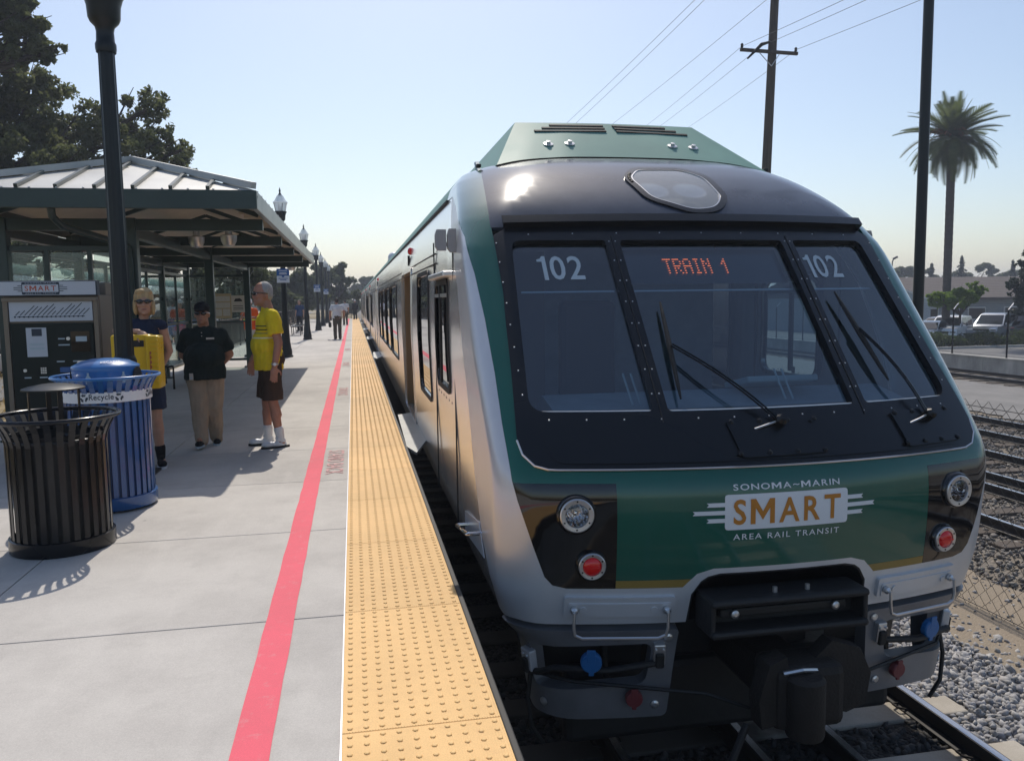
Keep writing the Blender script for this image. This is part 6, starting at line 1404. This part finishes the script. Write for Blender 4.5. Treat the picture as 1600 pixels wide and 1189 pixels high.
# cars
M['tyre'] = pm('tyre', (.015, .015, .016), .8)
M['carglass'] = glass('car_glass', (.08, .1, .11), 1.6)
def paint(n, c, metal=.0): return pm('car_'+n, c, .22, metal=metal, coat=.8)
def car(label, loc, rz, kind, mat, group='cars in the parking lot'):
    t = thing('parked_car', label, 'car', loc, rz, group)
    L = {'sedan': 4.7, 'suv': 4.9, 'pickup': 5.6}[kind]; W = .92
    low = {'sedan': [(-2.35, .35), (-2.3, .75), (-1.6, .95), (-.6, .98), (1.4, .95), (2.2, .82), (2.35, .6), (2.3, .32)],
           'suv': [(-2.45, .45), (-2.42, .95), (-1.3, 1.08), (0, 1.1), (1.2, 1.08), (2.3, 1.0), (2.45, .7), (2.4, .42)],
           'pickup': [(-2.8, .55), (-2.78, 1.1), (-.9, 1.15), (.5, 1.15), (1.4, 1.13), (2.6, 1.08), (2.8, .8), (2.75, .5)]}[kind]
    hi = {'sedan': [(-1.75, .95), (-1.05, 1.4), (.1, 1.46), (.55, 1.4), (1.35, .95)], 'suv': [(-2.3, 1.06), (-1.95, 1.68), (.1, 1.76), (.55, 1.68), (1.3, 1.08)], 'pickup': [(-.75, 1.14), (-.6, 1.8), (.7, 1.86), (1.0, 1.8), (1.75, 1.13)]}[kind]
    def loft(poly, w0, w1, name, mt, par, inset=.0):
        n = len(poly); zs = [p[1] for p in poly]; z0, z1 = min(zs), max(zs); V = []
        for s in (-1, 1):
            for x, z in poly: V.append((x, s*(w0+(w1-w0)*(z-z0)/(z1-z0)), z))
        for s in (-.8, .8):
            for x, z in poly: V.append((x*1.012, s*(w0+(w1-w0)*(z-z0)/(z1-z0)), z+(.02 if z > (z0+z1)/2 else 0)))
        F = [tuple(range(n)), tuple(range(2*n-1, n-1, -1))]
        for i in range(n):
            k = (i+1) % n; F += [(i, k, 2*n+k, 2*n+i), (2*n+i, 2*n+k, 3*n+k, 3*n+i), (3*n+i, 3*n+k, n+k, n+i)]
        return MB().add(V, F).build(name, mt, par, True, local=True)
    loft(low, W-.02, W-.06, 'body', mat, t); loft(hi, W-.06, W-.22, 'cabin', mat, t)
    def on_side(a, b, s): z0, z1 = hi[0][1], max(p[1] for p in hi); return (a, s*((W-.06)-.16*(b-z0)/(z1-z0)+.006), b)
    b0, b1 = hi[0], hi[1]; f0, f1 = hi[-1], hi[-2]; zb = b0[1]+.06; zt = b1[1]-.05
    for s in (-1, 1):
        xm = (b1[0]+f1[0])/2+.05
        for (xa, xb, xc, xd) in ((b0[0]+.22, xm-.05, xm-.05, b1[0]+.12), (xm+.03, f0[0]-.2, f1[0]-.02, xm+.03)):
            v = [on_side(xa, zb, s), on_side(xb, zb, s), on_side(xc, zt, s), on_side(xd, zt, s)]; MB().add(v, [(0, 1, 2, 3)]).build('side_window', M['carglass'], t, local=True)
        MB().box((f0[0]-.25, s*(W+.05), zb+.03), (.12, .16, .12), b=.03).build('mirror', mat, t, local=True)
        for x in (low[0][0]+.9, low[-1][0]-.85):
            wlh = MB().lathe([(.0, -.1), (.3, -.1), (.35, -.07), (.35, .07), (.3, .1), (.0, .1)], 20, (x, s*(W-.08), .35), Matrix.Rotation(R(90), 3, 'X')).build('wheel', M['tyre'], t, True, local=True)
            MB().lathe([(.0, .0), (.2, .0), (.21, -.02), (.2, .02), (0, .025)], 16, (x, s*(W+.03), .35), Matrix.Rotation(R(-90*s), 3, 'X')).build('rim', M['alu'], wlh, local=True)
        fx = low[-2][0]; MB().box((fx-.08, s*.66, low[-2][1]+.1), (.16, .36, .13), b=.03).build('headlight', M['chrome'], t, local=True)
        MB().box((low[1][0]+.04, s*.72, low[1][1]-.06), (.1, .22, .2), b=.03).build('tail_light', M['redlens'], t, local=True)
    for (p, q, nm) in ((f0, f1, 'windscreen'), (b0, b1, 'rear_window')):
        d = 1 if nm == 'windscreen' else -1; V = []
        for tt, w in ((.1, W-.14), (.92, W-.26)): x = p[0]+(q[0]-p[0])*tt+d*.02; z = p[1]+(q[1]-p[1])*tt+.02; V += [(x, -w, z), (x, w, z)]
        MB().add(V, [(0, 1, 3, 2)]).build(nm, M['carglass'], t, local=True)
    fx = low[-2][0]; MB().box((fx-.01, 0, low[-2][1]+.02), (.06, .9, .26 if kind != 'sedan' else .14), b=.02).build('grille', M['rubber'], t, local=True); MB().box((fx+.03, 0, low[-2][1]+.02), (.02, .86, .03)).build('grille_bar', M['chrome'], t, local=True)
    MB().box((fx-.02, 0, low[-1][1]+.06), (.12, 1.6, .16), b=.03).build('bumper', mat if kind == 'sedan' else M['alu'], t, local=True); MB().box((fx+.045, 0, low[-1][1]+.1), (.012, .32, .1)).build('number_plate', M['white'], t, local=True)
    if kind == 'pickup': MB().box((-1.8, 0, 1.12), (1.7, 1.5, .06)).build('load_bed', M['rubber'], t, local=True)
    return t
wht = paint('white', (.75, .76, .78)); slv = paint('silver', (.5, .52, .55), .6); drk = paint('dark', (.03, .025, .028)); blu = paint('blue_grey', (.06, .1, .15), .3); gry = paint('grey', (.2, .21, .23), .4)
car('white pickup truck at the left of the car row, mostly behind the train', (36.6, 49.5, -1.526), R(200), 'pickup', wht)
car('blue grey saloon in front of the white pickup truck', (35.2, 44.8, -1.526), R(215), 'sedan', blu)
car('white sport utility car left of the silver truck', (37.0, 45.2, -1.526), R(218), 'suv', wht)
car('silver truck with a black grille behind the hedge', (40.3, 45.0, -1.526), R(209), 'pickup', slv)
car('dark car with a red tail light at the right end of the row', (42.6, 43.9, -1.526), R(22), 'suv', drk)
car('grey saloon parked in the second row behind the silver truck', (41.8, 52, -1.526), R(205), 'sedan', gry)
car('white hatchback parked beyond the railing on the left', (-7.2, 46, -.045), R(80), 'suv', wht, 'cars beyond the platform railing')
car('blue car parked beyond the railing on the left', (-7.6, 39, -.045), R(82), 'sedan', paint('blue', (.02, .12, .35)), 'cars beyond the platform railing')
car('grey car parked beyond the railing on the left', (-7.4, 54, -.045), R(85), 'suv', gry, 'cars beyond the platform railing')
mcx = car('silver car parked at the left edge behind the ticket machine', (-9.5, 20, -.06), R(75), 'sedan', slv, 'cars beyond the platform railing')
# building behind the car park
bd_ = thing('building', 'long low grey building with a brown shingle roof behind the car park', 'building', (50, 60, -1.52))
M['shingle'] = pm('brown_shingles', (.1, .08, .07), .9, var=.25, scale=2, bump=.4, bscale=18, stretch=(1, 3, 3)); M['greywall'] = pm('grey_siding', (.27, .29, .3), .8, var=.1); M['trim'] = pm('pale_trim', (.6, .6, .58), .6)
MB().box((56, 66, -.1), (36, 12, 2.84)).build('wall', M['greywall'], bd_)
MB().add([(37.2, 59.2, 1.18), (75, 59.2, 1.18), (75, 66, 3.05), (37.2, 66, 3.05), (75, 73, 1.2), (37.2, 73, 1.2)], [(0, 1, 2, 3), (3, 2, 4, 5)]).build('roof', M['shingle'], bd_)
MB().box((56.1, 59.17, 1.14), (37.8, .06, .16)).build('fascia_board', M['shingle'], bd_)
for i in range(13): MB().box((56.1, 59.6+i*.52, 1.31+i*.143), (37.7, .5, .02), Matrix.Rotation(math.atan(.275), 3, 'X')).build('shingle_course', M['shingle'], bd_)
MB().add([(57.6, 58.7, 1.2), (60.0, 58.7, 2.45), (62.4, 58.7, 1.2), (60, 64, 2.5), (57.6, 64, 1.2), (62.4, 64, 1.2)], [(0, 1, 2), (0, 1, 3, 4), (1, 2, 5, 3)]).build('roof_gable', M['shingle'], bd_)
MB().tube([(57.5, 58.65, 1.16), (60, 58.65, 2.46), (62.5, 58.65, 1.16)], .1, 4).build('gable_trim', M['trim'], bd_)
for x in (47, 51.5, 55, 63): 
    f_ = MB().box((x, 59.98, -.1), (1.7, .1, 1.1)).build('window', M['trim'], bd_); MB().box((x, 59.92, -.1), (1.5, .04, .9)).build('window_pane', M['carglass'], f_)
shd = thing('shed', 'small pale blue grey shed with a white roof edge left of the green tree', 'shed', (42.5, 57, -1.52)); M['palegrey'] = pm('pale_blue_siding', (.38, .43, .46), .8)
MB().prism([(38.5, -1.52), (44.0, -1.52), (44.0, 1.05), (41.2, 2.0), (38.5, 1.05)], lambda a, b, h: (a, 56+h, b), 4).build('wall', M['palegrey'], shd)
MB().tube([(38.3, 55.95, 1.0), (41.2, 55.95, 2.05), (44.3, 55.95, 1.02)], .1, 4).build('roof_edge', M['trim'], shd)
MB().add([(38.2, 55.9, 1.02), (41.2, 55.9, 2.08), (44.4, 55.9, 1.03), (38.2, 60, 1.02), (41.2, 60, 2.08), (44.4, 60, 1.03)], [(0, 1, 4, 3), (1, 2, 5, 4)]).build('roof', M['shingle'], shd)
# trees on the right
sbase = at(1500, 500, 44)
tree('small bright green tree in front of the building', (sbase.x, 44, -1.52), 1.9, .09, lob(44, (1475, 463, .7, 0), (1500, 457, .75, 0), (1517, 464, .75, 0), (1490, 470, .7, 0), (1530, 455, .45, 0), (1462, 470, .5, 0), (1520, 446, .36, 0), (1538, 451, .3, 0), (1505, 475, .55, 0), (1478, 476, .5, 0), (1453, 466, .3, 0)), 13000, .08, 'bright', None, 8)
tree('dark tree with layered branches at the right edge behind the cars', (41.9, 45, -1.52), 3.0, .16, lob(45, (1600, 440, .9, 0), (1625, 420, 1.2, 0), (1590, 465, .75, 0), (1612, 478, .9, 0), (1578, 445, .35, 0), (1640, 460, 1.3, 0), (1590, 492, .6, 0), (1596, 412, .35, 0), (1605, 395, .3, 0)), 11000, .09, 'conifer', None, 9)
for lb, x, y, Y, h, n in (('thin ragged conifer left of the palm trunk beyond the roof', 1456, 412, 110, 5.0, 1800), ('ragged conifer right of the palm trunk beyond the roof', 1503, 402, 105, 5.5, 2200), ('dark blue conifer tops at the right beyond the roof', 1583, 408, 105, 5, 2000)):
    tp = at(x, y, Y); t = thing('conifer', lb, 'tree', (tp.x, Y, -1.5), 0, 'conifers beyond the roof'); MB().tube([(tp.x, Y, -1.5), (tp.x, Y, tp.z)], [.25, .04], 6).build('trunk', M['bark'], t)
    lay = rng.uniform(0, 1, n)**.8*h; ang = rng.uniform(0, 6.283, n); rad = rng.uniform(.1, 1, n)**.6*(.15+.36*lay)*(.55+.45*np.sin(ang*3+lay*5))*(.75+.25*np.sin(lay*11))
    V, F = leaves(np.stack([tp.x+rad*np.cos(ang), Y+rad*np.sin(ang), tp.z-lay-.15*rad+rng.normal(0, .09, n)], 1), .17); link('crown', np_mesh('crown', V-np.array([tp.x, Y, -1.5]), F), M['conifer'], t)
tl = [((1398, 425, 2.2), (1412, 420, 2.0), (1430, 425, 2.0)), ((1444, 428, 2.0), (1470, 432, 1.8)), ((1520, 430, 2.2), (1538, 420, 2.2), (1552, 424, 2.0)), ((1568, 430, 2.0), (1600, 428, 2.4)), ((1488, 430, 2.0), (1500, 432, 2.0))]
lbs = ['distant rounded tree at the left end of the building roof', 'distant low trees between the dark pole and the palm trunk', 'distant broad dome shaped tree behind the roof ridge', 'distant tree behind the dark tree at the right edge', 'distant low tree under the ragged conifer']
for lb, pts in zip(lbs, tl):
    b = at(pts[0][0], 440, 120); tree(lb, (b.x, 120, -1.5), 2.5, .3, lob(120, *[(x, y+4, r*.8, 0) for x, y, r in pts]), 5000, .2, 'oakfar', 'distant trees beyond the roof', 8)
# palm
pb_ = at(1480, 440, 45); pc = at(1488, 212, 45); pl_ = thing('palm_tree', 'tall date palm with a shaggy round crown beyond the tracks', 'palm tree', (pb_.x, 45, -1.52))
M['palmbark'] = pm('palm_trunk', (.075, .06, .05), .95, var=.4, scale=5, bump=.8, bscale=9, stretch=(1, 1, 3))
tp_ = []; rr_ = []
for i in range(60):
    z = -1.52+(pc.z+1.0)*i/59; tp_.append((pb_.x+(pc.x-pb_.x)*i/59, 45, z)); rr_.append((.34 if i < 3 else .235)+.012*(i % 2)+(.1 if i > 56 else 0))
MB().tube(tp_, rr_, 12).build('trunk', M['palmbark'], pl_)
def frond_mesh(L, arch):
    m = MB(); pts = []; N_ = 14
    for i in range(N_+1): s = i/N_; pts.append(Vector((L*(s-.16*arch*s*s), 0, L*(.32*s-.62*arch*s*s))))
    m.tube(pts, [.035*(1-.85*i/N_) for i in range(N_+1)], 4)
    for i in range(3, 27):
        s = i/27; k = min(int(s*N_), N_-1); p = pts[k].lerp(pts[k+1], s*N_-k); d = (pts[k+1]-pts[k]).normalized(); ll = .46*math.sin(math.pi*min(1, .25+.72*s))+.08
        for sd in (-1, 1):
            side = Vector((0, sd, 0)); tip = p+(d*.6+side*.62+Vector((0, 0, .12))).normalized()*ll-Vector((0, 0, .12*ll)); w_ = d*.045; m.add([p-w_, p+w_, tip], [(0, 1, 2)])
    return m
frs = [frond_mesh(2.25, a).build('frond', M['palmleaf'], pl_, local=True) for a in (.15, .55, 1.0, 1.35)]
cnt = 0
for ring_, (k, n, el) in enumerate(((0, 8, 74), (0, 11, 54), (1, 14, 34), (1, 16, 15), (2, 17, -4), (2, 16, -20), (3, 13, -36))):
    for i in range(n):
        o = frs[k] if cnt in (0,) and k == 0 and i == 0 else frs[k].copy()
        if o is not frs[k]: col.objects.link(o); o.parent = pl_
        o.name = 'frond'; cnt += 1; sc = random.uniform(1.3, 1.7)
        o.location = (pc.x-pb_.x, 0, pc.z+1.52-.05*ring_); o.rotation_euler = (random.uniform(-.2, .2), -R(el+random.uniform(-9, 9)), 2*math.pi*(i+.5*ring_)/n+random.uniform(-.12, .12)); sc *= (.62 if el > 60 else .74 if el > 45 else .92 if el > 25 else 1.0 if el > -30 else .8); o.scale = (sc, sc, sc)
for o in frs[1:]: bpy.data.objects.remove(o)
fb = MB()
for i in range(70):
    a = random.uniform(0, 6.28); r_ = random.uniform(.5, 1.25); c_ = pc+Vector((r_*math.cos(a), r_*math.sin(a), random.uniform(-.1, .45))); fb.tube([pc, c_, c_+Vector((.25*math.cos(a), .25*math.sin(a), -.25))], .016, 3, False)
fb.build('fruit_stalks', M['fruit'], pl_)
# poles and wires
up_ = thing('utility_pole', 'weathered wooden utility pole with a crossarm behind the train', 'utility pole', (13.35, 25, -1.52))
pt, pm_ = at(1212, -30, 25), at(1198, 255, 25); bt_ = pm_+(pm_-pt)*((pm_.z+1.52)/(pt.z-pm_.z))
MB().tube([bt_, pm_, pt], [.17, .15, .13], 14).build('pole', M['woodpole'], up_, True)
a0_, a1_ = at(1157, 78, 24.8), at(1246, 84.5, 24.8); cr = MB().tube([a0_, a1_], .065, 4).build('crossarm', M['woodpole'], up_)
for p_ in (a0_+Vector((.05, 0, .06)), a1_+Vector((-.06, 0, .06))): MB().lathe([(.03, 0), (.05, .03), (.035, .06), (.05, .09), (.03, .13), (0, .14)], 10, p_).build('insulator', M['rubber'], up_, True)
for p_ in (.3, .7): MB().tube([a0_.lerp(a1_, p_), Vector((13.42, 24.85, a0_.z-.45))], .014, 5).build('arm_brace', M['alu'], up_)
MB().tube([at(1168, 92, 24.7), at(1190, 70, 24.7), at(1203, 66, 24.8)], [.03, .06, .035], 8).build('cable_splice', M['rubber'], up_)
def wire_(p0, p1, lb, ext0=0.0, ext1=0.6, sag=.15):
    d = p1-p0; A = p0-d*ext0; B_ = p1+d*ext1; pts = [A.lerp(B_, i/16)-Vector((0, 0, sag*math.sin(math.pi*i/16))) for i in range(17)]
    w_ = MB().tube(pts, .0065, 5).build('overhead_wire', M['wire']); tag(w_, lb, 'wire', 'overhead wires')
for (x0, y0, Ya, x1, y1, Yb, lb) in ((1080, 0, 22, 880, 193.7, 38, 'overhead wire farthest left of the three clear of the pole'), (1095, 0, 22, 894.6, 193.7, 38, 'overhead wire close beside the leftmost wire'), (1191, 0, 22, 950.6, 195.5, 40, 'single overhead wire passing just left of the utility pole'),
                                 (1159, 73, 24.8, 1003, 198, 45, 'overhead wire running away from the left end of the crossarm'), (1168, 90, 24.7, 1022, 200, 45, 'overhead wire running away from the cable splice'), (1242, 80, 24.8, 1064.7, 202.6, 45, 'overhead wire running away from the right end of the crossarm')):
    wire_(at(x0, y0, Ya), at(x1, y1, Yb), lb, ext0=.5 if Ya == 22 else 0)
for (x0, y0, x1, y1, lb) in ((1159, 73, 1312, 0, 'overhead wire coming to the left end of the crossarm'), (1203, 67, 1347, 0, 'overhead wire coming to the middle of the pole'), (1242, 79, 1432, 0, 'overhead wire coming to the right end of the crossarm')):
    wire_(at(x0, y0, 24.8), at(x1, y1, 18), lb, 0, 1.5, .05)
lpz = thing('light_mast', 'smooth dark steel light mast between the train and the palm', 'light mast', (8.6, 11.23, -1.52))
MB().tube([(8.6, 11.23, -1.52), (8.6, 11.23, 9.5)], [.085, .068], 16).build('mast', M['darkpost'], lpz, True); MB().lathe([(.17, 0), (.17, .03), (.11, .06), (.09, .2)], 16, (8.6, 11.23, -1.53)).build('mast_base', M['darkpost'], lpz)
for s in (-1, 1): MB().tube([(8.6, 11.23, 9.4), (8.6+s*.5, 11.23, 9.55)], .03, 6).build('arm', M['darkpost'], lpz); MB().box((8.6+s*.75, 11.23, 9.56), (.6, .28, .12), b=.03).build('lamp_head', M['darkpost'], lpz)
sp_ = at(1394, 418, 75); sl_ = thing('street_lamp', 'small distant street lamp left of the dark mast', 'street lamp', (sp_.x, 75, -1.5)); MB().tube([(sp_.x, 75, -1.5), (sp_.x, 75, at(1392, 410, 75).z), at(1396, 405, 75)], .06, 6).build('pole', M['mesh'], sl_); MB().box(at(1399, 403, 75), (.5, .25, .2), Matrix.Rotation(R(-25), 3, 'Y'), .04).build('lamp_head', M['darkpost'], sl_)
# low dry bushes at the left edge behind the railing
gp = np.stack([rng.uniform(-14, -4.8, 9000), rng.uniform(4, 22, 9000), -.06+np.abs(rng.normal(0, .12, 9000))], 1); V, F = leaves(gp, .07, .12); M['straw'] = leafmat('dry_straw', (.2, .15, .06), (.4, .3, .14)); tag(link('dry_grass', np_mesh('dry_grass', V, F), M['straw']), kind='stuff')

# ---------------------------------------------------------------- haze
hz = MB().box((0, 320, 7.2), (1040, 800, 19.8)).build('haze', None); tag(hz, kind='stuff')
hm_ = bpy.data.materials.new('haze'); hm_.use_nodes = True; nn = hm_.node_tree.nodes; nn.clear(); ho_ = nn.new('ShaderNodeOutputMaterial'); pv = nn.new('ShaderNodeVolumePrincipled')
pv.inputs['Color'].default_value = (.76, .84, 1.0, 1); pv.inputs['Density'].default_value = .0012; pv.inputs['Anisotropy'].default_value = .3
hm_.node_tree.links.new(pv.outputs[0], ho_.inputs['Volume']); hz.data.materials.append(hm_)
